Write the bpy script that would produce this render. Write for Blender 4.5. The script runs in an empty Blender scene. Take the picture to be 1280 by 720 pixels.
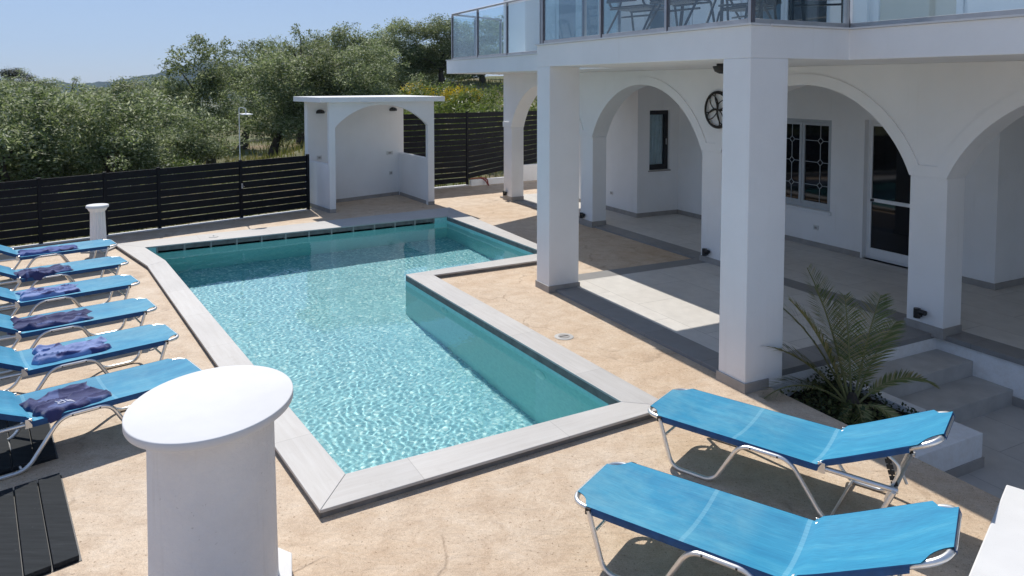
import bpy, bmesh, math, random
import numpy as np
from mathutils import Vector, Matrix
from mathutils.geometry import tessellate_polygon
from mathutils import noise as mnoise
R = math.radians
sc = bpy.context.scene
COL = sc.collection
rnd = random.Random(7)

# ------------------------------------------------------------------ camera
F_PX, Y0, CAM_H = 910.0, 105.0, 2.75
PITCH = math.atan(F_PX / 17000.0)
CY = Y0 + F_PX * math.tan(PITCH)
cam = bpy.data.cameras.new('camera'); cam_o = bpy.data.objects.new('camera', cam); COL.objects.link(cam_o)
cam_o.location = (0, 0, CAM_H)
cam_o.rotation_euler = (math.pi / 2 - PITCH, 0, 0)
cam.sensor_width = 36; cam.lens = F_PX / 1280 * 36
cam.shift_y = -(360 - CY) / 1280
cam.clip_start = 0.05; cam.clip_end = 9000
sc.camera = cam_o

def G(x, y, z=0.0):
    """point of the photograph (1280 px frame) met at height z"""
    fy, fz = math.cos(PITCH), -math.sin(PITCH)
    uy, uz = math.sin(PITCH), math.cos(PITCH)
    rx = (x - 640) / F_PX; v = (y - CY) / F_PX
    ry = fy - uy * v; rz = fz - uz * v
    t = (z - CAM_H) / rz
    return Vector((rx * t, ry * t, z))

HT = R(-63.1)
AX = Vector((math.cos(HT), math.sin(HT), 0)); BX = Vector((-AX.y, AX.x, 0))
OX = Vector((0.335, 9.76, 0))
def H(a, b, z=0.0):
    """house frame: a along the facade towards the camera, b into the house"""
    return OX + AX * a + BX * b + Vector((0, 0, z))

# ------------------------------------------------------------------ materials
def new_mat(name):
    m = bpy.data.materials.new(name); m.use_nodes = True
    nt = m.node_tree
    return m, nt, nt.nodes['Principled BSDF'], nt.nodes['Material Output']
def N(nt, typ, **kw):
    n = nt.nodes.new(typ)
    for k, v in kw.items():
        if k in n.inputs: n.inputs[k].default_value = v
        else: setattr(n, k, v)
    return n
def ramp(nt, fac, stops, interp='LINEAR'):
    r = nt.nodes.new('ShaderNodeValToRGB'); r.color_ramp.interpolation = interp
    e = r.color_ramp.elements
    while len(e) < len(stops): e.new(0.5)
    for i, (p, c) in enumerate(stops):
        e[i].position = p; e[i].color = (*c, 1) if len(c) == 3 else c
    nt.links.new(fac, r.inputs[0]); return r
def coords(nt, kind='Position', scale=None, rot=None):
    if kind == 'Position':
        g = nt.nodes.new('ShaderNodeNewGeometry'); out = g.outputs['Position']
    else:
        g = nt.nodes.new('ShaderNodeTexCoord'); out = g.outputs['Object']
    if scale or rot:
        mp = nt.nodes.new('ShaderNodeMapping')
        if scale: mp.inputs['Scale'].default_value = scale
        if rot: mp.inputs['Rotation'].default_value = rot
        nt.links.new(out, mp.inputs['Vector']); out = mp.outputs['Vector']
    return out
def noise(nt, vec, scale, detail=4, rough=0.55, dist=0.0):
    n = N(nt, 'ShaderNodeTexNoise'); n.inputs['Scale'].default_value = scale
    n.inputs['Detail'].default_value = detail; n.inputs['Roughness'].default_value = rough
    n.inputs['Distortion'].default_value = dist
    nt.links.new(vec, n.inputs['Vector']); return n.outputs['Fac']
def mixc(nt, fac, a, b, mode='MIX'):
    m = nt.nodes.new('ShaderNodeMix'); m.data_type = 'RGBA'; m.blend_type = mode
    for sock, v in ((m.inputs[0], fac), (m.inputs[6], a), (m.inputs[7], b)):
        if hasattr(v, 'is_output'): nt.links.new(v, sock)
        elif isinstance(v, (int, float)): sock.default_value = v
        else: sock.default_value = (*v, 1)
    return m.outputs[2]
def math_(nt, op, a, b=None):
    m = nt.nodes.new('ShaderNodeMath'); m.operation = op
    for s, v in ((m.inputs[0], a), (m.inputs[1], b)):
        if v is None: continue
        if hasattr(v, 'is_output'): nt.links.new(v, s)
        else: s.default_value = v
    return m.outputs[0]
def bump(nt, bs, height, strength=0.3, dist=0.01):
    b = nt.nodes.new('ShaderNodeBump'); b.inputs['Strength'].default_value = strength
    b.inputs['Distance'].default_value = dist
    nt.links.new(height, b.inputs['Height']); nt.links.new(b.outputs['Normal'], bs.inputs['Normal'])

def mat_plain(name, col, rough=0.5, metal=0.0, var=0.08, scale=6, spec=0.5, kind='Object', bmp=0.0, bscale=60):
    m, nt, bs, out = new_mat(name)
    v = coords(nt, kind)
    n = noise(nt, v, scale, 5)
    lo = tuple(max(0, c * (1 - var)) for c in col); hi = tuple(min(1, c * (1 + var)) for c in col)
    r = ramp(nt, n, [(0.3, lo), (0.7, hi)])
    nt.links.new(r.outputs[0], bs.inputs['Base Color'])
    bs.inputs['Roughness'].default_value = rough; bs.inputs['Metallic'].default_value = metal
    bs.inputs['Specular IOR Level'].default_value = spec
    if bmp: bump(nt, bs, noise(nt, v, bscale, 4), bmp, 0.004)
    return m

def mat_plaster():
    m, nt, bs, out = new_mat('white_plaster')
    v = coords(nt)
    n1 = noise(nt, v, 1.3, 5, 0.6)
    r = ramp(nt, n1, [(0.3, (0.79, 0.79, 0.785)), (0.7, (0.85, 0.85, 0.85))])
    vs = coords(nt, 'Position', (14, 14, 0.9))
    n2 = noise(nt, vs, 1.0, 3)
    st = ramp(nt, n2, [(0.62, (1, 1, 1)), (0.8, (0.955, 0.95, 0.94))])
    c = mixc(nt, 1.0, r.outputs[0], st.outputs[0], 'MULTIPLY')
    n3 = noise(nt, v, 9, 6, 0.7)
    sp = ramp(nt, n3, [(0.71, (1, 1, 1)), (0.76, (0.9, 0.89, 0.87))])
    c = mixc(nt, 1.0, c, sp.outputs[0], 'MULTIPLY')
    sz = N(nt, 'ShaderNodeSeparateXYZ'); nt.links.new(v, sz.inputs[0])
    low = ramp(nt, math_(nt, 'ADD', sz.outputs[2], math_(nt, 'MULTIPLY', noise(nt, v, 6, 5, 0.7), 0.35)), [(0.18, (1, 1, 1)), (0.42, (0, 0, 0))])
    dirt = ramp(nt, noise(nt, v, 11, 6, 0.75), [(0.42, (0, 0, 0)), (0.62, (1, 1, 1))])
    c = mixc(nt, math_(nt, 'MULTIPLY', math_(nt, 'MULTIPLY', low.outputs[0], dirt.outputs[0]), 0.24), c, (0.58, 0.52, 0.45))
    scf = noise(nt, coords(nt, 'Position', (1.2, 1.2, 9)), 2.6, 6, 0.75, 0.4)
    sr = ramp(nt, scf, [(0.70, (0, 0, 0)), (0.73, (1, 1, 1))])
    c = mixc(nt, math_(nt, 'MULTIPLY', sr.outputs[0], 0.22), c, (0.45, 0.43, 0.42))
    nt.links.new(c, bs.inputs['Base Color'])
    bs.inputs['Roughness'].default_value = 0.85; bs.inputs['Specular IOR Level'].default_value = 0.25
    hh = math_(nt, 'ADD', noise(nt, v, 70, 5, 0.65), math_(nt, 'MULTIPLY', noise(nt, v, 5, 4, 0.6), 2.2))
    bump(nt, bs, hh, 0.3, 0.007)
    return m

def mat_deck():
    m, nt, bs, out = new_mat('stamped_concrete')
    v = coords(nt)
    big = noise(nt, v, 0.55, 4, 0.6)
    mid = noise(nt, v, 4.2, 8, 0.74, 0.5)
    fine = noise(nt, v, 38, 5, 0.7)
    r1 = ramp(nt, mid, [(0.26, (0.45, 0.335, 0.235)), (0.42, (0.56, 0.44, 0.325)), (0.56, (0.63, 0.515, 0.395)), (0.74, (0.69, 0.59, 0.485))])
    r2 = ramp(nt, big, [(0.3, (0.93, 0.86, 0.78)), (0.62, (1, 1, 1)), (0.78, (1.0, 1.0, 1.02))])
    c = mixc(nt, 1.0, r1.outputs[0], r2.outputs[0], 'MULTIPLY')
    r3 = ramp(nt, fine, [(0.3, (0.86, 0.84, 0.82)), (0.6, (1.03, 1.03, 1.03))])
    c = mixc(nt, 1.0, c, r3.outputs[0], 'MULTIPLY')
    # pale worn scuffs and wandering stamped seams
    sc_n = noise(nt, coords(nt, 'Position', (1.0, 3.2, 1), (0, 0, R(35))), 1.9, 6, 0.7, 0.8)
    sf = ramp(nt, sc_n, [(0.62, (0, 0, 0)), (0.74, (1, 1, 1))])
    c = mixc(nt, math_(nt, 'MULTIPLY', sf.outputs[0], 0.5), c, (0.72, 0.62, 0.5))
    dk = noise(nt, v, 1.15, 6, 0.7, 1.2)
    df = ramp(nt, dk, [(0.25, (1, 1, 1)), (0.37, (0, 0, 0))])
    c = mixc(nt, math_(nt, 'MULTIPLY', df.outputs[0], 0.35), c, (0.27, 0.17, 0.1))
    gr_ = ramp(nt, noise(nt, v, 48, 2, 0.5), [(0.30, (0.58, 0.53, 0.49)), (0.36, (1, 1, 1))])
    c = mixc(nt, 1.0, c, ramp(nt, noise(nt, v, 130, 2, 0.5), [(0.3, (0.80, 0.78, 0.76)), (0.6, (1.06, 1.06, 1.06))]).outputs[0], 'MULTIPLY')
    c = mixc(nt, 1.0, c, gr_.outputs[0], 'MULTIPLY')
    ck = N(nt, 'ShaderNodeTexVoronoi'); ck.feature = 'DISTANCE_TO_EDGE'; ck.inputs['Scale'].default_value = 0.62
    dn = N(nt, 'ShaderNodeTexNoise'); dn.inputs['Scale'].default_value = 2.2; dn.inputs['Detail'].default_value = 5; nt.links.new(v, dn.inputs['Vector'])
    wv = N(nt, 'ShaderNodeVectorMath'); wv.operation = 'MULTIPLY_ADD'; nt.links.new(dn.outputs['Color'], wv.inputs[0]); wv.inputs[1].default_value = (0.6, 0.6, 0); nt.links.new(v, wv.inputs[2])
    nt.links.new(wv.outputs[0], ck.inputs['Vector'])
    ckf = ramp(nt, ck.outputs['Distance'], [(0.0, (1, 1, 1)), (0.012, (0, 0, 0))])
    brk = ramp(nt, noise(nt, v, 1.7, 3), [(0.48, (0, 0, 0)), (0.58, (1, 1, 1))])
    crk = math_(nt, 'MULTIPLY', ckf.outputs[0], brk.outputs[0])
    c = mixc(nt, math_(nt, 'MULTIPLY', crk, 0.55), c, (0.30, 0.21, 0.14))
    nt.links.new(c, bs.inputs['Base Color'])
    bs.inputs['Roughness'].default_value = 0.62; bs.inputs['Specular IOR Level'].default_value = 0.4
    # slate-like stamp relief
    ridg = noise(nt, coords(nt, 'Position', (1.0, 2.2, 1), (0, 0, R(35))), 3.2, 8, 0.66, 1.4)
    h = math_(nt, 'SUBTRACT', math_(nt, 'ADD', math_(nt, 'MULTIPLY', ridg, 3.2), math_(nt, 'MULTIPLY', fine, 0.6)), math_(nt, 'MULTIPLY', crk, 0.8))
    bump(nt, bs, h, 0.5, 0.012)
    return m

def brick(nt, vec, w, h, mortar, offset=0.5):
    b = nt.nodes.new('ShaderNodeTexBrick'); b.offset = offset
    b.inputs['Scale'].default_value = 1; b.inputs['Brick Width'].default_value = w
    b.inputs['Row Height'].default_value = h; b.inputs['Mortar Size'].default_value = mortar
    b.inputs['Mortar Smooth'].default_value = 0.0; b.inputs['Bias'].default_value = 0
    nt.links.new(vec, b.inputs['Vector']); return b

def mat_tile(name, c1, c2, grout, w=1.2, h=0.6, rot=0.0, mortar=0.003, off=0.0, streak=True, rough=0.5):
    m, nt, bs, out = new_mat(name)
    v = coords(nt, 'Position', None, (0, 0, rot))
    b = brick(nt, v, w, h, mortar, off)
    b.inputs['Color1'].default_value = (*c1, 1); b.inputs['Color2'].default_value = (*c2, 1); b.inputs['Mortar'].default_value = (*grout, 1)
    n = noise(nt, v, 7, 6, 0.6)
    r = ramp(nt, n, [(0.3, (0.92, 0.92, 0.92)), (0.7, (1.04, 1.04, 1.04))])
    c = mixc(nt, 1.0, b.outputs['Color'], r.outputs[0], 'MULTIPLY')
    n2 = noise(nt, coords(nt), 0.7, 5, 0.7)
    r2 = ramp(nt, n2, [(0.3, (0.9, 0.89, 0.88)), (0.65, (1, 1, 1))])
    c = mixc(nt, 1.0, c, r2.outputs[0], 'MULTIPLY')
    nt.links.new(c, bs.inputs['Base Color']); bs.inputs['Roughness'].default_value = rough
    bs.inputs['Specular IOR Level'].default_value = 0.4
    return m

def mat_coping(name, rot):
    m, nt, bs, out = new_mat(name)
    v = coords(nt, 'Position', None, (0, 0, rot))
    vs = coords(nt, 'Position', None, (0, 0, rot))
    mp = N(nt, 'ShaderNodeMapping'); mp.inputs['Scale'].default_value = (1.2, 16, 1); nt.links.new(vs, mp.inputs['Vector'])
    n = noise(nt, mp.outputs[0], 1.6, 7, 0.65, 0.5)
    r = ramp(nt, n, [(0.25, (0.455, 0.432, 0.408)), (0.55, (0.51, 0.493, 0.472)), (0.8, (0.555, 0.542, 0.528))])
    n2 = noise(nt, v, 1.1, 4)
    r2 = ramp(nt, n2, [(0.3, (0.92, 0.92, 0.92)), (0.7, (1.03, 1.03, 1.03))])
    c = mixc(nt, 1.0, r.outputs[0], r2.outputs[0], 'MULTIPLY')
    # joints across the run
    sx = N(nt, 'ShaderNodeSeparateXYZ'); nt.links.new(v, sx.inputs[0])
    fr = math_(nt, 'FRACT', math_(nt, 'DIVIDE', sx.outputs[0], 1.2))
    jt = math_(nt, 'LESS_THAN', math_(nt, 'ABSOLUTE', math_(nt, 'SUBTRACT', fr, 0.5)), 0.0022)
    c = mixc(nt, math_(nt, 'MULTIPLY', jt, 0.55), c, (0.22, 0.21, 0.2))
    cell = math_(nt, 'FLOOR', math_(nt, 'ADD', math_(nt, 'DIVIDE', sx.outputs[0], 1.2), 0.5))
    wn_ = N(nt, 'ShaderNodeTexWhiteNoise'); wn_.noise_dimensions = '1D'; nt.links.new(cell, wn_.inputs['W'])
    tv = ramp(nt, wn_.outputs['Value'], [(0, (0.92, 0.92, 0.925)), (1, (1.04, 1.035, 1.03))])
    c = mixc(nt, 1.0, c, tv.outputs[0], 'MULTIPLY')
    sn = ramp(nt, noise(nt, v, 3.2, 6, 0.72), [(0.60, (1, 1, 1)), (0.78, (0.84, 0.82, 0.79))])
    c = mixc(nt, 1.0, c, sn.outputs[0], 'MULTIPLY')
    nt.links.new(c, bs.inputs['Base Color']); bs.inputs['Roughness'].default_value = 0.55
    bump(nt, bs, n, 0.12, 0.004)
    return m

def mat_fabric_blue():
    m, nt, bs, out = new_mat('blue_sling_fabric')
    v = coords(nt, 'Object')
    oi = N(nt, 'ShaderNodeObjectInfo')
    off = N(nt, 'ShaderNodeVectorMath'); off.operation = 'ADD'
    cmb = N(nt, 'ShaderNodeCombineXYZ'); nt.links.new(math_(nt, 'MULTIPLY', oi.outputs['Random'], 37.0), cmb.inputs[0])
    nt.links.new(v, off.inputs[0]); nt.links.new(cmb.outputs[0], off.inputs[1])
    mp = N(nt, 'ShaderNodeMapping'); mp.inputs['Scale'].default_value = (1.3, 7, 1); nt.links.new(off.outputs[0], mp.inputs['Vector'])
    n = noise(nt, mp.outputs[0], 1.5, 5, 0.6)
    r = ramp(nt, n, [(0.25, (0.016, 0.20, 0.37)), (0.55, (0.026, 0.255, 0.43)), (0.8, (0.07, 0.33, 0.48))])
    sx = N(nt, 'ShaderNodeSeparateXYZ'); nt.links.new(v, sx.inputs[0])
    # sun-bleached seat: fades along the length by wear, with sewn seam bands
    w = noise(nt, off.outputs[0], 2.3, 5, 0.7)
    wr = ramp(nt, w, [(0.42, (0, 0, 0)), (0.75, (1, 1, 1))])
    seat = ramp(nt, sx.outputs[0], [(0.02, (1, 1, 1)), (0.9, (0.8, 0.8, 0.8)), (1.0, (0.0, 0.0, 0.0))])
    c = mixc(nt, math_(nt, 'MULTIPLY', math_(nt, 'MULTIPLY', wr.outputs[0], seat.outputs[0]), 0.6), r.outputs[0], (0.19, 0.42, 0.50))
    for sx0, tilt in ((0.68, 0.0), (1.2, 0.0)):
        d = math_(nt, 'ABSOLUTE', math_(nt, 'SUBTRACT', sx.outputs[0], sx0))
        s = math_(nt, 'LESS_THAN', d, 0.012)
        c = mixc(nt, math_(nt, 'MULTIPLY', s, 0.30), c, (0.24, 0.50, 0.62))
    # woven threads
    wv = N(nt, 'ShaderNodeTexWave'); wv.inputs['Scale'].default_value = 60; wv.inputs['Distortion'].default_value = 1.5
    nt.links.new(v, wv.inputs['Vector'])
    th = N(nt, 'ShaderNodeTexNoise'); th.inputs['Scale'].default_value = 30; th.inputs['Detail'].default_value = 4
    mp2 = N(nt, 'ShaderNodeMapping'); mp2.inputs['Scale'].default_value = (0.35, 6.0, 1); nt.links.new(off.outputs[0], mp2.inputs['Vector']); nt.links.new(mp2.outputs[0], th.inputs['Vector'])
    thr = ramp(nt, th.outputs['Fac'], [(0.3, (0.82, 0.86, 0.88)), (0.7, (1.18, 1.12, 1.08))])
    c = mixc(nt, 1.0, c, thr.outputs[0], 'MULTIPLY')
    nt.links.new(c, bs.inputs['Base Color'])
    bs.inputs['Roughness'].default_value = 0.7; bs.inputs['Specular IOR Level'].default_value = 0.35
    fine = noise(nt, mp.outputs[0], 26, 3)
    bump(nt, bs, fine, 0.15, 0.004)
    return m

def mat_towel(name, base, light):
    m, nt, bs, out = new_mat(name)
    v = coords(nt, 'Object')
    n = noise(nt, v, 9, 4)
    r = ramp(nt, n, [(0.35, base), (0.7, tuple(min(1, c * 1.25) for c in base))])
    n2 = noise(nt, v, 5.5, 2, 0.4, 0.4)
    f = ramp(nt, n2, [(0.56, (0, 0, 0)), (0.6, (1, 1, 1))])
    c = mixc(nt, f.outputs[0], r.outputs[0], light)
    nt.links.new(c, bs.inputs['Base Color']); bs.inputs['Roughness'].default_value = 0.95
    bs.inputs['Specular IOR Level'].default_value = 0.1
    bs.inputs['Sheen Weight'].default_value = 0.3
    bump(nt, bs, noise(nt, v, 160, 2), 0.5, 0.004)
    return m

def mat_leaf(name, cols, trans=0.35, rough=0.5, spec=0.4):
    m, nt, bs, out = new_mat(name)
    g = N(nt, 'ShaderNodeNewGeometry')
    r = ramp(nt, g.outputs['Random Per Island'], [(i / max(1, len(cols) - 1), c) for i, c in enumerate(cols)])
    v = coords(nt, 'Object')
    n = noise(nt, v, 1.3, 3)
    r2 = ramp(nt, n, [(0.3, (0.75, 0.78, 0.7)), (0.7, (1.15, 1.12, 1.05))])
    c = mixc(nt, 1.0, r.outputs[0], r2.outputs[0], 'MULTIPLY')
    nt.links.new(c, bs.inputs['Base Color']); bs.inputs['Roughness'].default_value = rough
    bs.inputs['Specular IOR Level'].default_value = spec
    tr = N(nt, 'ShaderNodeBsdfTranslucent'); nt.links.new(c, tr.inputs['Color'])
    mx = N(nt, 'ShaderNodeMixShader'); mx.inputs[0].default_value = trans
    nt.links.new(bs.outputs[0], mx.inputs[1]); nt.links.new(tr.outputs[0], mx.inputs[2]); nt.links.new(mx.outputs[0], out.inputs[0])
    return m

def schlick(nt, f0, normal=None):
    g = N(nt, 'ShaderNodeNewGeometry'); d = N(nt, 'ShaderNodeVectorMath'); d.operation = 'DOT_PRODUCT'
    nt.links.new(g.outputs['Incoming'], d.inputs[0]); nt.links.new(normal if normal is not None else g.outputs['Normal'], d.inputs[1])
    c = math_(nt, 'ABSOLUTE', d.outputs['Value'])
    p = math_(nt, 'POWER', math_(nt, 'SUBTRACT', 1.0, c), 5.0)
    return math_(nt, 'ADD', math_(nt, 'MULTIPLY', p, 1 - f0), f0)
def mat_glass(name, tint, refl=0.05, dark=None):
    m, nt, bs, out = new_mat(name)
    nt.nodes.remove(bs)
    t = N(nt, 'ShaderNodeBsdfTransparent'); t.inputs['Color'].default_value = (*tint, 1)
    g = N(nt, 'ShaderNodeBsdfGlossy'); g.inputs['Roughness'].default_value = 0.02; g.inputs['Color'].default_value = (0.95, 0.97, 1, 1)
    v = coords(nt); w = noise(nt, v, 1.6, 2)
    bp = N(nt, 'ShaderNodeBump'); bp.inputs['Strength'].default_value = 0.02; nt.links.new(w, bp.inputs['Height'])
    nt.links.new(bp.outputs[0], g.inputs['Normal'])
    fac = schlick(nt, 0.035 + refl)
    mx = N(nt, 'ShaderNodeMixShader'); nt.links.new(fac, mx.inputs[0])
    nt.links.new(t.outputs[0], mx.inputs[1]); nt.links.new(g.outputs[0], mx.inputs[2]); nt.links.new(mx.outputs[0], out.inputs[0])
    return m

def mat_water():
    m, nt, bs, out = new_mat('pool_water')
    bs.inputs['Base Color'].default_value = (0.86, 0.97, 0.985, 1); bs.inputs['Roughness'].default_value = 0.0
    bs.inputs['IOR'].default_value = 1.33; bs.inputs['Transmission Weight'].default_value = 1.0
    return m

def mat_pool(name='pool_sparkle_mosaic'):
    m, nt, bs, out = new_mat(name)
    v = coords(nt)
    d = N(nt, 'ShaderNodeTexNoise'); d.inputs['Scale'].default_value = 7; nt.links.new(v, d.inputs['Vector'])
    vm = N(nt, 'ShaderNodeVectorMath'); vm.operation = 'MULTIPLY_ADD'
    nt.links.new(d.outputs['Color'], vm.inputs[0]); vm.inputs[1].default_value = (0.1, 0.1, 0.1); nt.links.new(v, vm.inputs[2])
    vo = N(nt, 'ShaderNodeTexVoronoi'); vo.inputs['Scale'].default_value = 34; nt.links.new(vm.outputs[0], vo.inputs['Vector'])
    sp = N(nt, 'ShaderNodeSeparateColor'); nt.links.new(vo.outputs['Color'], sp.inputs[0])
    r = ramp(nt, sp.outputs[0], [(0.0, (0.18, 0.45, 0.50)), (0.35, (0.25, 0.55, 0.59)), (0.7, (0.35, 0.65, 0.68)), (0.9, (0.52, 0.80, 0.78)), (1.0, (0.76, 0.95, 0.90))])  # pale cells paint the water's light sparkle into the tile colour
    n = noise(nt, v, 1.4, 4)
    r2 = ramp(nt, n, [(0.3, (0.9, 0.93, 0.94)), (0.7, (1.05, 1.03, 1.02))])
    c = mixc(nt, 1.0, r.outputs[0], r2.outputs[0], 'MULTIPLY')
    nt.links.new(c, bs.inputs['Base Color']); bs.inputs['Roughness'].default_value = 0.4
    return m

def mat_wall_pool():
    m, nt, bs, out = new_mat('pool_wall_mosaic')
    v = coords(nt)
    vo = N(nt, 'ShaderNodeTexVoronoi'); vo.inputs['Scale'].default_value = 22; nt.links.new(v, vo.inputs['Vector'])
    sp = N(nt, 'ShaderNodeSeparateColor'); nt.links.new(vo.outputs['Color'], sp.inputs[0])
    r = ramp(nt, sp.outputs[0], [(0.0, (0.30, 0.66, 0.66)), (0.5, (0.34, 0.70, 0.69)), (1.0, (0.38, 0.74, 0.72))])
    nt.links.new(r.outputs[0], bs.inputs['Base Color']); bs.inputs['Roughness'].default_value = 0.4
    return m

def mat_ground():
    m, nt, bs, out = new_mat('grove_soil')
    v = coords(nt)
    n = noise(nt, v, 0.45, 6, 0.65); n2 = noise(nt, v, 4, 6, 0.7)
    r = ramp(nt, n, [(0.32, (0.23, 0.165, 0.095)), (0.46, (0.15, 0.14, 0.06)), (0.6, (0.085, 0.115, 0.035)), (0.75, (0.2, 0.17, 0.09))])
    r2 = ramp(nt, n2, [(0.3, (0.6, 0.6, 0.6)), (0.7, (1.25, 1.25, 1.25))])
    c = mixc(nt, 1.0, r.outputs[0], r2.outputs[0], 'MULTIPLY')
    nt.links.new(c, bs.inputs['Base Color']); bs.inputs['Roughness'].default_value = 0.95
    bump(nt, bs, n2, 0.8, 0.1)
    return m

def mat_bark():
    m, nt, bs, out = new_mat('olive_bark')
    v = coords(nt, 'Object', (6, 6, 1.5))
    n = noise(nt, v, 2.5, 7, 0.7, 0.6)
    r = ramp(nt, n, [(0.3, (0.03, 0.024, 0.018)), (0.65, (0.11, 0.09, 0.07))])
    nt.links.new(r.outputs[0], bs.inputs['Base Color']); bs.inputs['Roughness'].default_value = 0.95
    bump(nt, bs, n, 0.9, 0.05)
    return m

def mat_stucco():
    m, nt, bs, out = new_mat('rough_white_stucco')
    v = coords(nt)
    r = ramp(nt, noise(nt, v, 2.4, 5, 0.65), [(0.3, (0.70, 0.70, 0.71)), (0.7, (0.80, 0.80, 0.80))])
    c = r.outputs[0]
    pit = ramp(nt, noise(nt, v, 42, 3, 0.6), [(0.27, (0.55, 0.53, 0.52)), (0.34, (1, 1, 1))])
    where = ramp(nt, noise(nt, v, 3.1, 3), [(0.45, (0, 0, 0)), (0.62, (1, 1, 1))])
    c = mixc(nt, math_(nt, 'MULTIPLY', where.outputs[0], 0.9), c, mixc(nt, 1.0, c, pit.outputs[0], 'MULTIPLY'))
    drip = ramp(nt, noise(nt, coords(nt, 'Position', (17, 17, 0.8)), 1.0, 4), [(0.60, (1, 1, 1)), (0.78, (0.88, 0.87, 0.85))])
    c = mixc(nt, 1.0, c, drip.outputs[0], 'MULTIPLY')
    nt.links.new(c, bs.inputs['Base Color']); bs.inputs['Roughness'].default_value = 0.9; bs.inputs['Specular IOR Level'].default_value = 0.2
    h = math_(nt, 'ADD', noise(nt, v, 55, 6, 0.7), math_(nt, 'MULTIPLY', noise(nt, v, 9, 4, 0.6), 1.6))
    bump(nt, bs, h, 0.55, 0.009)
    return m
M = {}
M['plaster'] = mat_plaster(); M['stucco'] = mat_stucco()
M['deck'] = mat_deck()
M['tile'] = mat_tile('veranda_tile', (0.62, 0.595, 0.555), (0.66, 0.635, 0.595), (0.36, 0.34, 0.32), 1.2, 0.6, -HT, 0.003, 0.5)
M['border'] = mat_tile('grey_border_tile', (0.25, 0.245, 0.24), (0.29, 0.285, 0.28), (0.13, 0.13, 0.13), 0.9, 3.0, -HT, 0.002)
M['patio'] = mat_tile('patio_tile', (0.50, 0.48, 0.455), (0.54, 0.52, 0.49), (0.30, 0.29, 0.28), 1.2, 0.6, -HT, 0.003, 0.5)
M['step'] = mat_plain('step_stone', (0.46, 0.45, 0.43), 0.6, 0, 0.12, 5, 0.4, 'Position', 0.1, 40)
M['skirt'] = mat_plain('grey_skirting', (0.33, 0.31, 0.29), 0.55, 0, 0.14, 6, 0.4, 'Position')
M['copedge'] = mat_plain('coping_edge_slate', (0.17, 0.16, 0.15), 0.7, 0, 0.25, 9, 0.4, 'Position')
M['black'] = mat_plain('black_slats', (0.007, 0.0075, 0.010), 0.55, 0.0, 0.25, 4, 0.2, 'Position')
M['matt_black'] = mat_plain('matt_black_metal', (0.012, 0.012, 0.013), 0.45, 0.0, 0.2, 9)
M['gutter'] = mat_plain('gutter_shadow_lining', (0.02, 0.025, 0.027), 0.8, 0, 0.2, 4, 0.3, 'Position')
M['alu'] = mat_plain('brushed_aluminium', (0.80, 0.79, 0.77), 0.34, 0.85, 0.07, 14)
M['whitemetal'] = mat_plain('white_coated_metal', (0.78, 0.79, 0.80), 0.4, 0.0, 0.03, 8)
M['greyframe'] = mat_plain('grey_window_frame', (0.42, 0.45, 0.47), 0.45, 0, 0.05)
M['steel'] = mat_plain('rail_steel', (0.42, 0.41, 0.42), 0.35, 0.7, 0.1, 8)
M['darksteel'] = mat_plain('dark_rail_steel', (0.10, 0.10, 0.12), 0.4, 0.4, 0.1, 8)
M['blackplastic'] = mat_plain('black_plastic', (0.015, 0.015, 0.016), 0.5, 0, 0.1)
M['fabric'] = mat_fabric_blue()
M['hem'] = mat_plain('navy_blue_hem', (0.008, 0.07, 0.20), 0.65, 0, 0.2, 14)
M['towel_navy'] = mat_towel('navy_towelling', (0.042, 0.046, 0.125), (0.11, 0.14, 0.30))
M['towel_light'] = mat_towel('pale_blue_towelling', (0.20, 0.26, 0.48), (0.055, 0.06, 0.18))
M['towel_mix'] = mat_towel('two_tone_towelling', (0.09, 0.12, 0.30), (0.035, 0.035, 0.12))
M['emb'] = mat_plain('white_embroidery', (0.7, 0.7, 0.78), 0.9)
M['disc'] = mat_plain('white_table_top', (0.67, 0.67, 0.67), 0.75, 0, 0.05, 3, 0.3, 'Object', 0.12, 30)
M['sparkle_mosaic'] = mat_pool(); M['poolwall'] = mat_wall_pool(); M['water'] = mat_water()
M['lens'] = mat_plain('pool_light_lens', (0.58, 0.85, 0.80), 0.4, 0, 0.08)
M['glass'] = mat_glass('balustrade_glass', (0.87, 0.935, 0.955), 0.03)
M['darkglass'] = mat_plain('dark_window_glass', (0.006, 0.007, 0.009), 0.04, 0, 0.2, 3, 0.5)
M['blueglass'] = mat_plain('curtained_glass', (0.07, 0.12, 0.155), 0.08, 0, 0.15, 3, 0.5)
M['curtain'] = mat_plain('white_curtain', (0.55, 0.60, 0.62), 0.9, 0, 0.1, 12)
M['blind'] = mat_plain('cream_blind', (0.62, 0.60, 0.52), 0.8, 0, 0.06, 2.5)
M['planks'] = None
M['soil'] = mat_plain('dark_soil', (0.018, 0.014, 0.01), 0.95, 0, 0.4, 20, 0.2, 'Position', 1.0, 30)
M['ground'] = mat_ground(); M['bark'] = mat_bark()
M['olive'] = mat_leaf('olive_leaf', [(0.105, 0.15, 0.05), (0.165, 0.22, 0.08), (0.25, 0.30, 0.135), (0.35, 0.40, 0.23), (0.56, 0.60, 0.47)], 0.55, 0.55, 0.3)
M['olive_dark'] = mat_leaf('dark_olive_leaf', [(0.09, 0.125, 0.042), (0.145, 0.185, 0.065), (0.22, 0.26, 0.115), (0.44, 0.48, 0.34)], 0.55, 0.55, 0.3)
M['pine'] = mat_leaf('dark_pine_needles', [(0.02, 0.032, 0.014), (0.032, 0.048, 0.018), (0.045, 0.06, 0.024)], 0.2, 0.6, 0.3)
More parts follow.
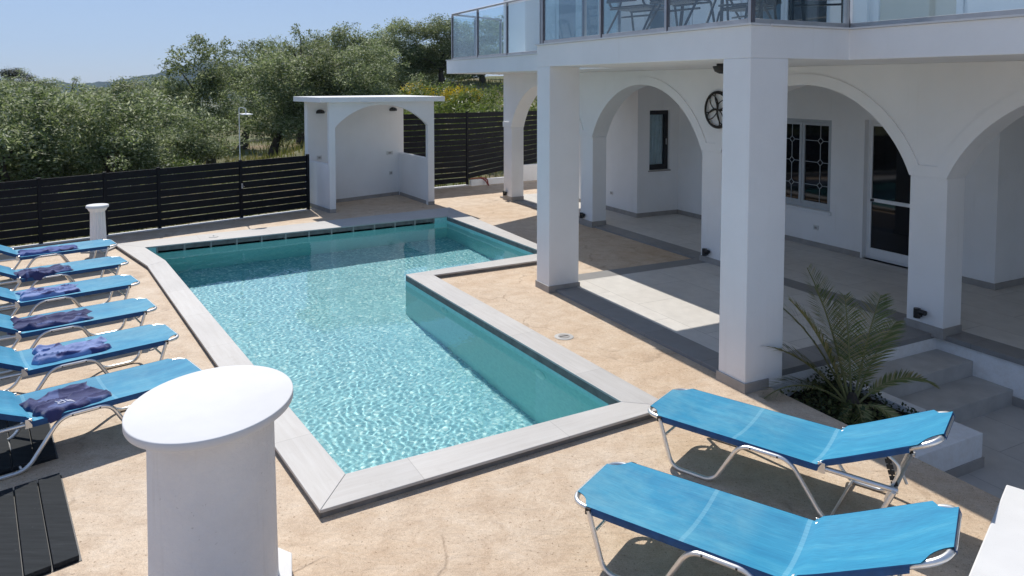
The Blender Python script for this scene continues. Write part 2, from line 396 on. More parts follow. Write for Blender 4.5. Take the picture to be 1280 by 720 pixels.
M['shrub'] = mat_leaf('bright_shrub_leaf', [(0.08, 0.13, 0.02), (0.13, 0.19, 0.03), (0.19, 0.25, 0.05), (0.25, 0.29, 0.08)], 0.45)
M['broom'] = mat_leaf('yellow_blossom', [(0.55, 0.40, 0.015), (0.7, 0.52, 0.02), (0.62, 0.5, 0.04)], 0.3)
M['grassm'] = mat_leaf('weed_blade', [(0.10, 0.13, 0.025), (0.17, 0.19, 0.045), (0.24, 0.23, 0.07), (0.3, 0.26, 0.12)], 0.35, 0.7, 0.2)
M['palm'] = mat_leaf('palm_leaflet', [(0.12, 0.16, 0.045), (0.18, 0.22, 0.07), (0.30, 0.28, 0.13), (0.46, 0.39, 0.22)], 0.25, 0.5, 0.4)
M['cover'] = mat_leaf('ground_cover_leaf', [(0.03, 0.05, 0.012), (0.05, 0.075, 0.02), (0.10, 0.11, 0.03)], 0.25)
M['textile'] = mat_plain('dark_textilene', (0.035, 0.038, 0.042), 0.7, 0, 0.2, 20)
M['chairframe'] = mat_plain('charcoal_chair_frame', (0.02, 0.022, 0.026), 0.45, 0.2, 0.1)
M['hose'] = mat_plain('red_hose_rubber', (0.30, 0.05, 0.03), 0.5)
M['outlet'] = mat_plain('white_socket_plastic', (0.62, 0.62, 0.6), 0.45, 0, 0.03)
M['bronze'] = mat_plain('rusted_iron', (0.035, 0.03, 0.026), 0.55, 0.5, 0.4, 8)
M['hill'] = mat_plain('far_wooded_hill', (0.04, 0.055, 0.03), 0.95, 0, 0.5, 0.03, 0.1, 'Position')

def mat_planks():
    m, nt, bs, out = new_mat('charcoal_planks')
    v = coords(nt, 'Object')
    mp = N(nt, 'ShaderNodeMapping'); mp.inputs['Scale'].default_value = (1.2, 14, 1); nt.links.new(v, mp.inputs['Vector'])
    n = noise(nt, mp.outputs[0], 2.2, 7, 0.7)
    r = ramp(nt, n, [(0.3, (0.017, 0.020, 0.023)), (0.6, (0.029, 0.033, 0.037)), (0.8, (0.05, 0.055, 0.06))])
    n2 = noise(nt, v, 9, 5, 0.75)
    s = ramp(nt, n2, [(0.64, (0, 0, 0)), (0.72, (1, 1, 1))])
    c = mixc(nt, math_(nt, 'MULTIPLY', s.outputs[0], 0.4), r.outputs[0], (0.16, 0.165, 0.17))
    nt.links.new(c, bs.inputs['Base Color']); bs.inputs['Roughness'].default_value = 0.85; bs.inputs['Specular IOR Level'].default_value = 0.15
    bump(nt, bs, n, 0.25, 0.004)
    return m
M['planks'] = mat_planks()

# ------------------------------------------------------------------ mesh builder
class MB:
    def __init__(s): s.v = []; s.f = []
    def add(s, vs, fs):
        o = len(s.v); s.v += [tuple(p) for p in vs]; s.f += [tuple(i + o for i in f) for f in fs]; return s
    def prism(s, poly, z0, z1):
        """poly: list of xy (counter-clockwise or not), extruded z0..z1"""
        n = len(poly)
        area = sum(poly[i][0] * poly[(i + 1) % n][1] - poly[(i + 1) % n][0] * poly[i][1] for i in range(n))
        if area < 0: poly = poly[::-1]
        vs = [(p[0], p[1], z0) for p in poly] + [(p[0], p[1], z1) for p in poly]
        fs = [tuple(range(n - 1, -1, -1)), tuple(range(n, 2 * n))]
        fs += [(i, (i + 1) % n, n + (i + 1) % n, n + i) for i in range(n)]
        return s.add(vs, fs)
    def hbox(s, a0, a1, b0, b1, z0, z1):
        return s.prism([H(a0, b0), H(a1, b0), H(a1, b1), H(a0, b1)], z0, z1)
    def box(s, x0, x1, y0, y1, z0, z1):
        return s.prism([(x0, y0), (x1, y0), (x1, y1), (x0, y1)], z0, z1)
    def obox(s, c, ux, uy, uz, hx, hy, hz):
        """box with centre c, unit axes and half sizes"""
        c = Vector(c); X, Y, Z = Vector(ux) * hx, Vector(uy) * hy, Vector(uz) * hz
        vs = [c + X * i + Y * j + Z * k for k in (-1, 1) for i, j in ((-1, -1), (1, -1), (1, 1), (-1, 1))]
        return s.add(vs, [(3, 2, 1, 0), (4, 5, 6, 7), (0, 1, 5, 4), (1, 2, 6, 5), (2, 3, 7, 6), (3, 0, 4, 7)])
    def tube(s, path, r, n=8, closed=False):
        path = [Vector(p) for p in path]; m = len(path)
        rs = r if isinstance(r, (list, tuple)) else [r] * m
        up = Vector((0, 0, 1)); prev = None; base = len(s.v); vs = []; fs = []
        for i, p in enumerate(path):
            if closed: d = path[(i + 1) % m] - path[i - 1]
            else: d = path[min(i + 1, m - 1)] - path[max(i - 1, 0)]
            d = d.normalized() if d.length > 1e-9 else Vector((0, 0, 1))
            if prev is None:
                u = d.cross(up)
                if u.length < 0.05: u = d.cross(Vector((1, 0, 0)))
            else: u = prev - d * prev.dot(d)
            u.normalize(); w = d.cross(u); prev = u
            for k in range(n):
                t = 2 * math.pi * k / n
                vs.append(p + (u * math.cos(t) + w * math.sin(t)) * rs[i])
        for i in range(m if closed else m - 1):
            j = (i + 1) % m
            for k in range(n):
                q = (k + 1) % n
                fs.append((i * n + k, j * n + k, j * n + q, i * n + q)[::-1])
        if not closed:
            fs.append(tuple(range(n))); fs.append(tuple((m - 1) * n + k for k in range(n))[::-1])
        return s.add(vs, fs)
    def lathe(s, c, prof, n=40, flute=None):
        """prof: list of (r, z) from bottom to top, closed with caps"""
        vs = []; fs = []; m = len(prof)
        for (r, z) in prof:
            for k in range(n):
                t = 2 * math.pi * k / n
                rr = r if flute is None else r * (1 - flute(r, z) * (0.5 + 0.5 * math.cos(16 * t)))
                vs.append((c[0] + rr * math.cos(t), c[1] + rr * math.sin(t), c[2] + z))
        for i in range(m - 1):
            for k in range(n):
                q = (k + 1) % n
                fs.append((i * n + k, i * n + q, (i + 1) * n + q, (i + 1) * n + k))
        fs.append(tuple(range(n))[::-1]); fs.append(tuple((m - 1) * n + k for k in range(n)))
        return s.add(vs, fs)
    def build(s, name, m, parent=None, smooth=False, bevel=0.0, local=False, angle=40):
        me = bpy.data.meshes.new(name)
        off = Vector((0, 0, 0))
        if parent is not None and not local: off = wpos(parent)
        me.from_pydata([(p[0] - off.x, p[1] - off.y, p[2] - off.z) for p in s.v], [], s.f)
        me.materials.append(m); me.update()
        if smooth:
            me.polygons.foreach_set('use_smooth', [True] * len(me.polygons))
            me.set_sharp_from_angle(angle=R(angle))
        o = bpy.data.objects.new(name, me); COL.objects.link(o)
        if parent is not None: o.parent = parent
        if bevel:
            b = o.modifiers.new('bevel', 'BEVEL'); b.width = bevel; b.segments = 2; b.limit_method = 'ANGLE'; b.angle_limit = R(40)
        return o
def wpos(o):
    p = Vector((0, 0, 0))
    while o is not None: p += o.location; o = o.parent
    return p
def tag(o, label=None, cat=None, group=None, kind=None):
    if label: o['label'] = label
    if cat: o['category'] = cat
    if group: o['group'] = group
    if kind: o['kind'] = kind
    return o
def thing(name, loc, label, cat, group=None, rz=0.0):
    o = bpy.data.objects.new(name, None); COL.objects.link(o)
    o.location = loc; o.rotation_euler = (0, 0, rz); o.empty_display_size = 0.2
    return tag(o, label, cat, group)
def fillet(path, r, n=5, closed=False):
    """round the corners of a polyline"""
    P = [Vector(p) for p in path]; out = []; m = len(P)
    rng = range(m) if closed else range(1, m - 1)
    if not closed: out.append(P[0])
    for i in rng:
        a, b, c = P[i - 1], P[i], P[(i + 1) % m]
        d1 = (a - b); d2 = (c - b)
        k = min(r, d1.length * 0.49, d2.length * 0.49)
        p1 = b + d1.normalized() * k; p2 = b + d2.normalized() * k
        for j in range(n + 1):
            t = j / n
            out.append((p1 * (1 - t) ** 2) + (b * 2 * t * (1 - t)) + (p2 * t * t))
    if not closed: out.append(P[-1])
    return out
def flat_poly(name, outer, holes, z, m, depth=None, parent=None):
    """flat sheet with holes"""
    loops = [[Vector((p[0], p[1], 0)) for p in outer]] + [[Vector((p[0], p[1], 0)) for p in h] for h in holes]
    tris = tessellate_polygon(loops); pts = [q for l in loops for q in l]
    mb = MB(); fs = []
    for t in tris:
        a, b, c = (pts[i] for i in t)
        fs.append(t if (b - a).cross(c - a).z > 0 else t[::-1])
    mb.add([(p.x, p.y, z) for p in pts], fs)
    if depth:
        for l in loops:
            n = len(l)
            area = sum(l[i].x * l[(i + 1) % n].y - l[(i + 1) % n].x * l[i].y for i in range(n))
            q = l
            for i in range(n):
                p0, p1 = q[i], q[(i + 1) % n]
                o = len(mb.v)
                mb.v += [(p0.x, p0.y, z - depth), (p1.x, p1.y, z - depth), (p1.x, p1.y, z), (p0.x, p0.y, z)]
                mb.f.append((o, o + 1, o + 2, o + 3))
    return mb.build(name, m, parent)

# ------------------------------------------------------------------ terrain
FL0 = Vector((-8.51, 11.98, 0)); FLD = Vector((0.7206, 0.6934, 0)).normalized()
FR0 = Vector((-2.08, 19.01, 0)); FRD = Vector((0.821, 0.571, 0)).normalized()
def smooth(a, b, x):
    t = min(1, max(0, (x - a) / (b - a))); return t * t * (3 - 2 * t)
def terrain_z(x, y):
    # signed distance outside each fence line
    sl = (Vector((x, y, 0)) - FL0).dot(Vector((-FLD.y, FLD.x, 0)))
    sr = (Vector((x, y, 0)) - FR0).dot(Vector((-FRD.y, FRD.x, 0)))
    sd = max(sl if x < -3.6 else -9, sr if x > -4.4 else -9)
    if -4.4 <= x <= -3.6: sd = max(sl, sr)
    w = math.sin(x * 0.31 + 1.3) * math.sin(y * 0.27) * 0.18 + math.sin(x * 0.9) * math.cos(y * 0.8) * 0.05
    left = -0.12 - 0.35 * smooth(0, 6, sd) * smooth(-5, -14, x) + w * smooth(0.3, 4, sd)
    rise = smooth(-11, -3, x - (y - 22) * 0.05)
    up = rise * (1.5 * smooth(1.2, 7, sd) + 1.75 * smooth(7, 18, sd))
    far = -22 * smooth(70, 240, math.hypot(x, y))
    z = left + up + far
    if sd < 0.12:
        z = -2.6 + (z + 2.6) * smooth(-0.75, 0.12, sd)
    return z
def axis(lo, hi, fine_lo, fine_hi, step):
    a = list(np.arange(fine_lo, fine_hi, step)); v = fine_hi; s = step
    while v < hi: a.append(v); s *= 1.35; v += s
    a.append(hi); v = fine_lo; s = step
    pre = []
    while v > lo: s *= 1.35; v -= s; pre.append(max(v, lo))
    return sorted(set([round(float(q), 3) for q in pre[::-1] + a]))
xs = axis(-900, 900, -22, 12, 0.4); ys = axis(-60, 1500, -6, 46, 0.4)
mb = MB(); nx = len(xs)
mb.add([(x, y, terrain_z(x, y)) for y in ys for x in xs],
       [(j * nx + i, j * nx + i + 1, (j + 1) * nx + i + 1, (j + 1) * nx + i) for j in range(len(ys) - 1) for i in range(nx - 1)])
tag(mb.build('ground', M['ground'], smooth=True, angle=80), kind='structure')

# far wooded ridge
def ridge(dist, x0, x1, prof, seed, depth):
    mb = MB(); n = 260; r_ = random.Random(seed); vs = []
    ph = [r_.uniform(0, 6.28) for _ in range(8)]
    rows = 7
    for j in range(rows):
        for i in range(n + 1):
            x = x0 + (x1 - x0) * i / n
            h = prof(x) + sum(math.sin(x * k * 0.011 + ph[q]) * 4 / (q + 1.4) for q, k in enumerate((1, 2.3, 4.1, 7.7, 13, 21, 34, 55)))
            t = j / (rows - 1)
            z = -60 + (h + 60) * math.sin(math.pi * min(t * 1.0, 1)) if j not in (0, rows - 1) else -60
            z += r_.uniform(-2.2, 2.2) if 0 < j < rows - 1 else 0
            vs.append((x + r_.uniform(-2, 2), dist + depth * (t - 0.5), z))
    fs = [(j * (n + 1) + i, j * (n + 1) + i + 1, (j + 1) * (n + 1) + i + 1, (j + 1) * (n + 1) + i) for j in range(rows - 1) for i in range(n)]
    mb.add(vs, fs); return tag(mb.build('hills', M['hill'], smooth=True, angle=60), kind='structure')
ridge(1350, -1300, 900, lambda x: 5 + 33 * math.exp(-((x + 560) / 130) ** 2) + 12 * math.exp(-((x + 300) / 160) ** 2), 3, 300)

# ------------------------------------------------------------------ pool
ZC = 0.06
p_in = [G(181, 309, ZC), G(207, 325.5, ZC), G(432, 592, ZC), G(777, 502, ZC), G(507, 343, ZC), G(681, 315.5, ZC), G(558.5, 270, ZC)]
p_out = [G(143, 305, ZC), G(184, 332, ZC), G(400, 638, ZC), G(839, 507.5, ZC), G(542, 343.6, ZC), G(709, 320.5, ZC), G(562, 259, ZC)]
WATER = -0.06; FLOOR = -1.45
pool_c = sum((Vector(p) for p in p_in), Vector()) / len(p_in)
pool = thing('swimming_pool', (pool_c.x, pool_c.y, 0), 'L-shaped turquoise swimming pool with pale stone coping set into the tan deck', 'swimming pool')
n = len(p_in)
for i in range(n):
    j = (i + 1) % n
    d = (p_in[j] - p_in[i]); ang = math.atan2(d.y, d.x)
    e = Vector((d.x, d.y, 0)).normalized() * 0.0012
    quad = [p_out[i] + e, p_out[j] - e, p_in[j] - e, p_in[i] + e]
    mb = MB(); mb.prism([(q.x, q.y) for q in quad], ZC - 0.022, ZC)
    mb.build('coping', mat_coping('coping_stone', -ang), pool, bevel=0.004)
    inn = (p_in[j] + p_in[i]) / 2 - (p_out[j] + p_out[i]) / 2
    inn = Vector((inn.x, inn.y, 0)).normalized() * 0.012
    q2 = [p_out[i] + inn, p_out[j] + inn, p_in[j] - inn * 0.2, p_in[i] - inn * 0.2]
    mb = MB(); mb.prism([(q.x, q.y) for q in q2], -0.03, ZC - 0.0225)
    mb.build('coping_edge', M['copedge'], pool)
# basin walls (slightly outside the coping's inner edge) and floor
cc = pool_c
def shrink(p, k): return p
mbw = MB(); mbg = MB()
for i in range(n):
    j = (i + 1) % n
    a, b = p_in[i], p_in[j]
    top = -0.031 if i != n - 1 else WATER - 0.02
    a2, b2 = Vector((a.x, a.y, 0)), Vector((b.x, b.y, 0))
    mbw.add([(a2.x, a2.y, FLOOR), (b2.x, b2.y, FLOOR), (b2.x, b2.y, top), (a2.x, a2.y, top)], [(0, 1, 2, 3), (3, 2, 1, 0)][:1])
mbw.build('basin_wall', M['poolwall'], pool)
mbf = MB(); tris = tessellate_polygon([[Vector((p.x, p.y, 0)) for p in p_in]])
mbf.add([(p.x, p.y, FLOOR) for p in p_in], [tuple(t) for t in tris]); mbf.build('basin_floor', M['sparkle_mosaic'], pool)
# overflow gutter under the far coping
gA, gB = Vector((p_in[6].x, p_in[6].y, 0)), Vector((p_in[0].x, p_in[0].y, 0))
gd = (gB - gA); gl = gd.length; gd.normalize(); gn = Vector((gd.y, -gd.x, 0))
if gn.dot(cc - gA) > 0: gn = -gn            # away from the water
mbg = MB()
s0, s1 = gA + gd * 0.28, gB - gd * 0.18
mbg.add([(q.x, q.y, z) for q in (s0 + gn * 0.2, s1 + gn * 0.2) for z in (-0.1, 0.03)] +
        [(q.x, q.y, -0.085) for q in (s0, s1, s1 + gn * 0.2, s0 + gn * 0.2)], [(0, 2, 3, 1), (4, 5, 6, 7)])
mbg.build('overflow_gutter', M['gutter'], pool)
for (u, v) in ((gA, gA + gd * 0.28), (gB - gd * 0.18, gB)):
    m_ = MB(); m_.add([(u.x, u.y, -0.1), (v.x, v.y, -0.1), (v.x, v.y, 0.036), (u.x, u.y, 0.036)], [(0, 1, 2, 3)])
    m_.build('basin_wall', M['poolwall'], pool)
k = 12
for i in range(k + 1):
    c = s0 + (s1 - s0) * (i / k)
    m_ = MB(); m_.obox((c.x + gn.x * 0.06, c.y + gn.y * 0.06, -0.03), gd, gn, (0, 0, 1), 0.014, 0.06, 0.066)
    m_.build('gutter_divider', M['copedge'] if False else M['skirt'], pool)
# water
def inside_np(X, Y, poly):
    c = np.zeros(X.shape, bool); n_ = len(poly)
    for i in range(n_):
        a, b = poly[i], poly[(i + 1) % n_]
        c ^= ((a.y > Y) != (b.y > Y)) & (X < (b.x - a.x) * (Y - a.y) / (b.y - a.y + 1e-12) + a.x)
    return c
gs = 0.0095; x0_, x1_ = min(p.x for p in p_in) - .1, max(p.x for p in p_in) + .1; y0_, y1_ = min(p.y for p in p_in) - .1, max(p.y for p in p_in) + .1
wr = random.Random(9)
nx_w, ny_w = int((x1_ - x0_) / gs) + 1, int((y1_ - y0_) / gs) + 1
gx, gy = np.meshgrid(x0_ + gs * np.arange(nx_w), y0_ + gs * np.arange(ny_w))
gz = np.zeros_like(gx)
wx = gx + 0.06 * np.sin(gy * 3.3) + 0.02 * np.sin(gy * 11 + 1); wy = gy + 0.06 * np.sin(gx * 3.9 + 1) + 0.02 * np.sin(gx * 9.3)
for q in range(34):
    lam = 10 ** wr.uniform(math.log10(0.03), math.log10(0.10)); th = wr.uniform(0, 2 * math.pi)
    gz += 0.0044 * lam ** 2 * np.sin(2 * math.pi / lam * (math.cos(th) * wx + math.sin(th) * wy) + wr.uniform(0, 6.28))
gz *= 0.8 + 0.35 * np.sin(gx * 0.9 + 0.4) * np.sin(gy * 0.7) + 0.25 * np.sin(gx * 2.1 + gy * 1.4)
for q in range(4):
    lam = wr.uniform(0.5, 1.1); th = wr.uniform(0, 2 * math.pi); gz += 0.0004 * np.sin(2 * math.pi / lam * (math.cos(th) * gx + math.sin(th) * gy) + q)
cxg, cyg = gx[:-1, :-1] + gs / 2, gy[:-1, :-1] + gs / 2
msk = np.zeros(cxg.shape, bool)
for dx, dy in ((0, 0), (.03, 0), (-.03, 0), (0, .03), (0, -.03)): msk |= inside_np(cxg + dx, cyg + dy, p_in)
jj, ii = np.nonzero(msk); k0 = jj * nx_w + ii
quad = np.stack([k0, k0 + 1, k0 + 1 + nx_w, k0 + nx_w], 1)
used, inv = np.unique(quad.ravel(), return_inverse=True)
co = np.stack([gx.ravel()[used], gy.ravel()[used], WATER + gz.ravel()[used]], 1).astype(np.float32)
me = bpy.data.meshes.new('water'); nq = len(quad)
me.vertices.add(len(co)); me.vertices.foreach_set('co', co.ravel()); me.loops.add(4 * nq); me.loops.foreach_set('vertex_index', inv.astype(np.int32).ravel())
me.polygons.add(nq); me.polygons.foreach_set('loop_start', np.arange(0, 4 * nq, 4, dtype=np.int32)); me.polygons.foreach_set('loop_total', np.full(nq, 4, dtype=np.int32))
me.update(calc_edges=True); me.polygons.foreach_set('use_smooth', np.ones(nq, bool)); me.materials.append(M['water'])
water = bpy.data.objects.new('water', me); COL.objects.link(water); tag(water, kind='structure')
water.cycles.is_caustics_caster = True
for o_ in pool.children:
    if o_.name.startswith('basin'): o_.cycles.is_caustics_receiver = True
# underwater lamps and an inlet on the basin walls
def wall_disc(name, i, px, py, r, lab=None):
    j = (i + 1) % n
    a, b = Vector((p_in[i].x, p_in[i].y, 0)), Vector((p_in[j].x, p_in[j].y, 0)); d = (b - a).normalized(); nn = Vector((d.y, -d.x, 0))
    if nn.dot(Vector((0, 0, 0)) - a) < 0: nn = -nn
    ray = G(px, py, 0) - Vector((0, 0, CAM_H)); t = (a.dot(nn)) / (ray.x * nn.x + ray.y * nn.y)
    p = Vector((0, 0, CAM_H)) + ray * t
    mb = MB(); vs = []; fs = []; K = 28
    prof = [(r * 1.12, 0.0), (r * 1.12, 0.006), (r * 0.97, 0.010), (r * 0.95, 0.008), (r * 0.6, 0.018), (r * 0.05, 0.022)]
    for rr, h in prof:
        for q in range(K):
            th = 2 * math.pi * q / K
            vs.append(p + d * rr * math.cos(th) + Vector((0, 0, 1)) * rr * math.sin(th) + nn * h)
    for i2 in range(len(prof) - 1):
        for q in range(K):
            fs.append((i2 * K + q, i2 * K + (q + 1) % K, (i2 + 1) * K + (q + 1) % K, (i2 + 1) * K + q))
    fs.append(tuple((len(prof) - 1) * K + q for q in range(K)))
    mb.add(vs, fs); return mb.build(name, M['lens'], pool, smooth=True)
wall_disc('pool_light', 3, 675, 485, 0.085); wall_disc('pool_light', 3, 555, 399, 0.085); wall_disc('pool_light', 5, 590, 297, 0.08)
# skimmer lid lying on the far coping
q = G(267, 296, ZC); mb = MB(); mb.lathe((q.x, q.y, ZC), [(0.08, 0.0), (0.08, 0.006), (0.055, 0.012)], 24); 
mb.lathe((q.x, q.y, ZC + 0.0121), [(0.016, 0.0), (0.012, 0.012)], 10); mb.build('skimmer_lid', M['step'], pool, smooth=True)

# ------------------------------------------------------------------ deck and floors
deck_outer = [(-15.2, 5.55), (-4.62, 15.86), (-3.3, 18.15), (-2.1, 19.1), (3.2, 22.8)] + \
    [tuple(H(-8.5, 9.5)[:2]), tuple(H(3.64, 9.5)[:2]), tuple(H(3.64, 0.3)[:2]), tuple(H(12.5, 0.3)[:2]), (4.5, -5.5), (-15.2, -5.5)]
ins = []
for i in range(n):
    v = (pool_c - p_out[i]); v.z = 0; ins.append(p_out[i] + v.normalized() * 0.0)
hole = []
for i in range(n):
    mid = (p_out[i] * 0.7 + p_in[i] * 0.3); hole.append((mid.x, mid.y))
deck = flat_poly('deck', deck_outer, [hole], 0.0, M['deck'], depth=0.5); tag(deck, kind='structure')
Z_PL = 0.035
def ringband(mb, pts, w, z0, z1): pass
# veranda platform: projecting bay and the arcade walk, each with a darker border
mb = MB(); mb.prism([H(0.12, 0.42), H(3.34, 0.42), H(3.34, 2.95), H(0.12, 2.95)], -0.02, Z_PL)
mb.prism([H(-7.2, 3.27), H(12, 3.27), H(12, 8.5), H(-7.2, 8.5)], -0.02, Z_PL)
tag(mb.build('veranda_floor', M['tile']), kind='structure')
mb = MB()
mb.prism([H(-0.18, 0.1), H(3.66, 0.1), H(3.34, 0.419), H(0.121, 0.419)], -0.02, Z_PL + 0.0015)
mb.prism([H(-0.18, 0.1), H(0.119, 0.42), H(0.119, 2.951), H(-0.18, 2.951)], -0.02, Z_PL + 0.001)
mb.prism([H(3.66, 0.1), H(3.341, 0.42), H(3.341, 2.95), H(3.66, 2.95)], -0.42, Z_PL + 0.001)
mb.prism([H(-7.2, 2.95), H(12, 2.95), H(12, 3.269), H(-7.2, 3.269)], -0.02, Z_PL + 0.001)
tag(mb.build('veranda_border', M['border'], bevel=0.003), kind='structure')
# white faces under the platform, towards the sunken patio
mb = MB(); mb.hbox(3.655, 3.664, 0.455, 2.99, -0.6, Z_PL - 0.06); mb.hbox(3.6, 12, 2.99, 3.2, -0.6, Z_PL - 0.03)
tag(mb.build('veranda_riser', M['plaster']), kind='structure')
ZP = -0.46
mb = MB(); mb.prism([H(3.7, 0.302), H(12, 0.302), H(12, 2.99), H(3.7, 2.99)], ZP - 0.2, ZP); tag(mb.build('sunken_patio', M['patio']), kind='structure')
mb = MB(); mb.hbox(4.46, 12, 2.975, 2.989, ZP, ZP + 0.09); tag(mb.build('patio_skirting', M['skirt']), kind='structure')
mb = MB(); mb.hbox(3.664, 4.06, 1.5, 2.99, ZP - 0.1, -0.15); mb.hbox(4.06, 4.46, 1.5, 2.99, ZP - 0.1, -0.305)
tag(mb.build('steps', M['step'], bevel=0.006), kind='structure')

# ------------------------------------------------------------------ villa
villa = thing('villa', H(0, 2.9, 0), 'white two-storey villa with an arched veranda, two square columns and a glass-railed balcony', 'house')
ZB = 2.975; ZT = 3.262
CW, CD = 0.335, 0.46
for a in (0.0, 3.5):
    mb = MB(); mb.hbox(a, a + CW, 0, CD, 0, ZB + 0.002); c = mb.build('column', M['plaster'], villa, bevel=0.008)
    mb = MB(); e = 0.014
    mb.hbox(a - e, a + CW + e, -e, 0.0005, 0, 0.09)
    mb.hbox(a - e, a + CW + e, CD + 0.0005, CD + e, 0.0, 0.09) if a < 1 else None
    mb.hbox(a + CW + 0.0005, a + CW + e, 0.0005, CD if a < 1 else 0.28, 0, 0.09)
    mb.hbox(a - e, a - 0.0005, 0.0005, CD, 0, 0.09)
    mb.build('skirting', M['skirt'], c, bevel=0.002)
# arcade
PIL = [-6.9, -3.49, -0.03, 3.36, 6.80, 10.2]; PW = 0.42; BT = 0.32; ZS = 1.74; B0 = 2.9
def arch_pts(a0, a1, rise, zs, k=36):
    h = (a1 - a0) / 2; c = (a0 + a1) / 2; Rr = (h * h + rise * rise) / (2 * rise); zc = zs + rise - Rr
    t = math.asin(h / Rr)
    return [(c + Rr * math.sin(-t + 2 * t * i / k), zc + Rr * math.cos(-t + 2 * t * i / k)) for i in range(k + 1)], c, zc, Rr
mb = MB()
def vwall(mb, poly_az, b0, b1):
    """polygon in (a, z) thickened between b0 and b1"""
    n_ = len(poly_az)
    vs = [H(a, b0, z) for a, z in poly_az] + [H(a, b1, z) for a, z in poly_az]
    mb.add(vs, [tuple(range(n_))[::-1], tuple(range(n_, 2 * n_))] + [(i, (i + 1) % n_, n_ + (i + 1) % n_, n_ + i) for i in range(n_)])
    return mb
arch_o = []
for i in range(len(PIL) - 1):
    a0, a1 = PIL[i] + PW, PIL[i + 1]
    pts, c, zc, Rr = arch_pts(a0, a1, 1.0, ZS)
    # wall above the arch as vertical strips
    for q in range(len(pts) - 1):
        (u0, w0), (u1, w1) = pts[q], pts[q + 1]
        vs = [H(u0, B0, w0), H(u1, B0, w1), H(u1, B0, ZB), H(u0, B0, ZB), H(u0, B0 + BT, w0), H(u1, B0 + BT, w1), H(u1, B0 + BT, ZB), H(u0, B0 + BT, ZB)]
        mb.add(vs, [(0, 1, 2, 3), (7, 6, 5, 4), (0, 4, 5, 1)])
    # raised arch band
    tb = MB(); e = 0.02; Ro = Rr + 0.14; zo = 1.86
    to = math.acos((zo - zc) / Ro); K = 40
    ti = math.asin(((a1 - a0) / 2) / Rr)
    for q in range(K):
        tA = -1 + 2 * q / K; tB = -1 + 2 * (q + 1) / K
        pi0 = (c + Rr * math.sin(tA * ti), zc + Rr * math.cos(tA * ti)); pi1 = (c + Rr * math.sin(tB * ti), zc + Rr * math.cos(tB * ti))
        po0 = (c + Ro * math.sin(tA * to), zc + Ro * math.cos(tA * to)); po1 = (c + Ro * math.sin(tB * to), zc + Ro * math.cos(tB * to))
        f0, f1, f2, f3 = (H(p[0], B0 - e, p[1]) for p in (pi0, pi1, po1, po0))
        g0, g1, g2, g3 = (H(p[0], B0, p[1]) for p in (pi0, pi1, po1, po0))
        tb.add([f0, f1, f2, f3, g0, g1, g2, g3], [(0, 1, 2, 3), (3, 2, 6, 7), (0, 4, 5, 1)])
    arch_o.append(tb); tb.build('arch_band', M['plaster'], villa)
for i, a in enumerate(PIL):
    mb.hbox(a, a + PW, B0, B0 + BT, ZS, ZB) if False else vwall(mb, [(a, ZS), (a + PW, ZS), (a + PW, ZB), (a, ZB)], B0, B0 + BT)
mb.build('arcade_wall', M['plaster'], villa)
for i, a in enumerate(PIL):
    m_ = MB(); m_.hbox(a, a + PW, B0 + 0.004, B0 + BT - 0.004, 0.0, ZS - 0.0005); pil = m_.build('pilaster', M['plaster'], villa, bevel=0.006)
    m_ = MB(); e = 0.02; vwall(m_, [(a, ZS), (a + PW, ZS), (a + PW - 0.1 * (i < 5), 1.861), (a + 0.1 * (i > 0), 1.861)], B0 - e, B0 - 0.0003); m_.build('capital', M['plaster'], pil)
    m_ = MB(); e = 0.014; m_.hbox(a - e, a + PW + e, B0 + 0.004 - e, B0 + 0.0035, 0.0, Z_PL + 0.085); m_.hbox(a + PW + 0.0005, a + PW + e, B0 + 0.004, B0 + BT - 0.004, 0.0, Z_PL + 0.085)
    m_.hbox(a - e, a - 0.0005, B0 + 0.004, B0 + BT - 0.004, 0.0, Z_PL + 0.085)
    m_.build('skirting', M['skirt'], pil)
# balcony slab: set-back strips either side of a projecting bay
BS = 1.3
mb = MB(); poly = [(-6.5, BS), (0.0, BS), (0.0, 0.0), (3.835, 0.0), (3.835, BS - 0.05), (12, BS - 0.05), (12, 9), (-7.2, 9), (-7.2, 2.86)]
mb.prism([H(a, b) for a, b in poly], ZB + 0.002, ZT)
slab = mb.build('balcony_slab', M['plaster'], villa, bevel=0.006)
mb = MB(); e = 0.022
def trim(a0, b0, a1, b1):
    p, q = H(a0, b0), H(a1, b1); d = (q - p).normalized(); nn = Vector((-d.y, d.x, 0))
    mb.prism([p - nn * e - d * e, q - nn * e + d * e, q + nn * 0.22 + d * 0, p + nn * 0.22 - d * 0], ZT + 0.0005, ZT + 0.017)
trim(0.0, 0.0, 3.835, 0.0)
mb.prism([H(3.835 + e, 0.221), H(3.835 + e, BS - 0.05 - e), H(3.62, BS - 0.05 - e), H(3.62, 0.221)], ZT + 0.0005, ZT + 0.017)
mb.prism([H(-e, 0.221), H(-e, BS - e), H(0.2, BS - e), H(0.2, 0.221)], ZT + 0.0005, ZT + 0.017)
mb.prism([H(-6.5, BS - e), H(0.2, BS - e + 0.0005), H(0.2, BS + 0.2), H(-6.55, BS + 0.2)], ZT + 0.0005, ZT + 0.017)
mb.prism([H(3.62, BS - 0.05 - e + 0.0005), H(12, BS - 0.05 - e), H(12, BS + 0.15), H(3.62, BS + 0.15)], ZT + 0.0005, ZT + 0.017)
mb.build('edge_trim', M['disc'], slab)
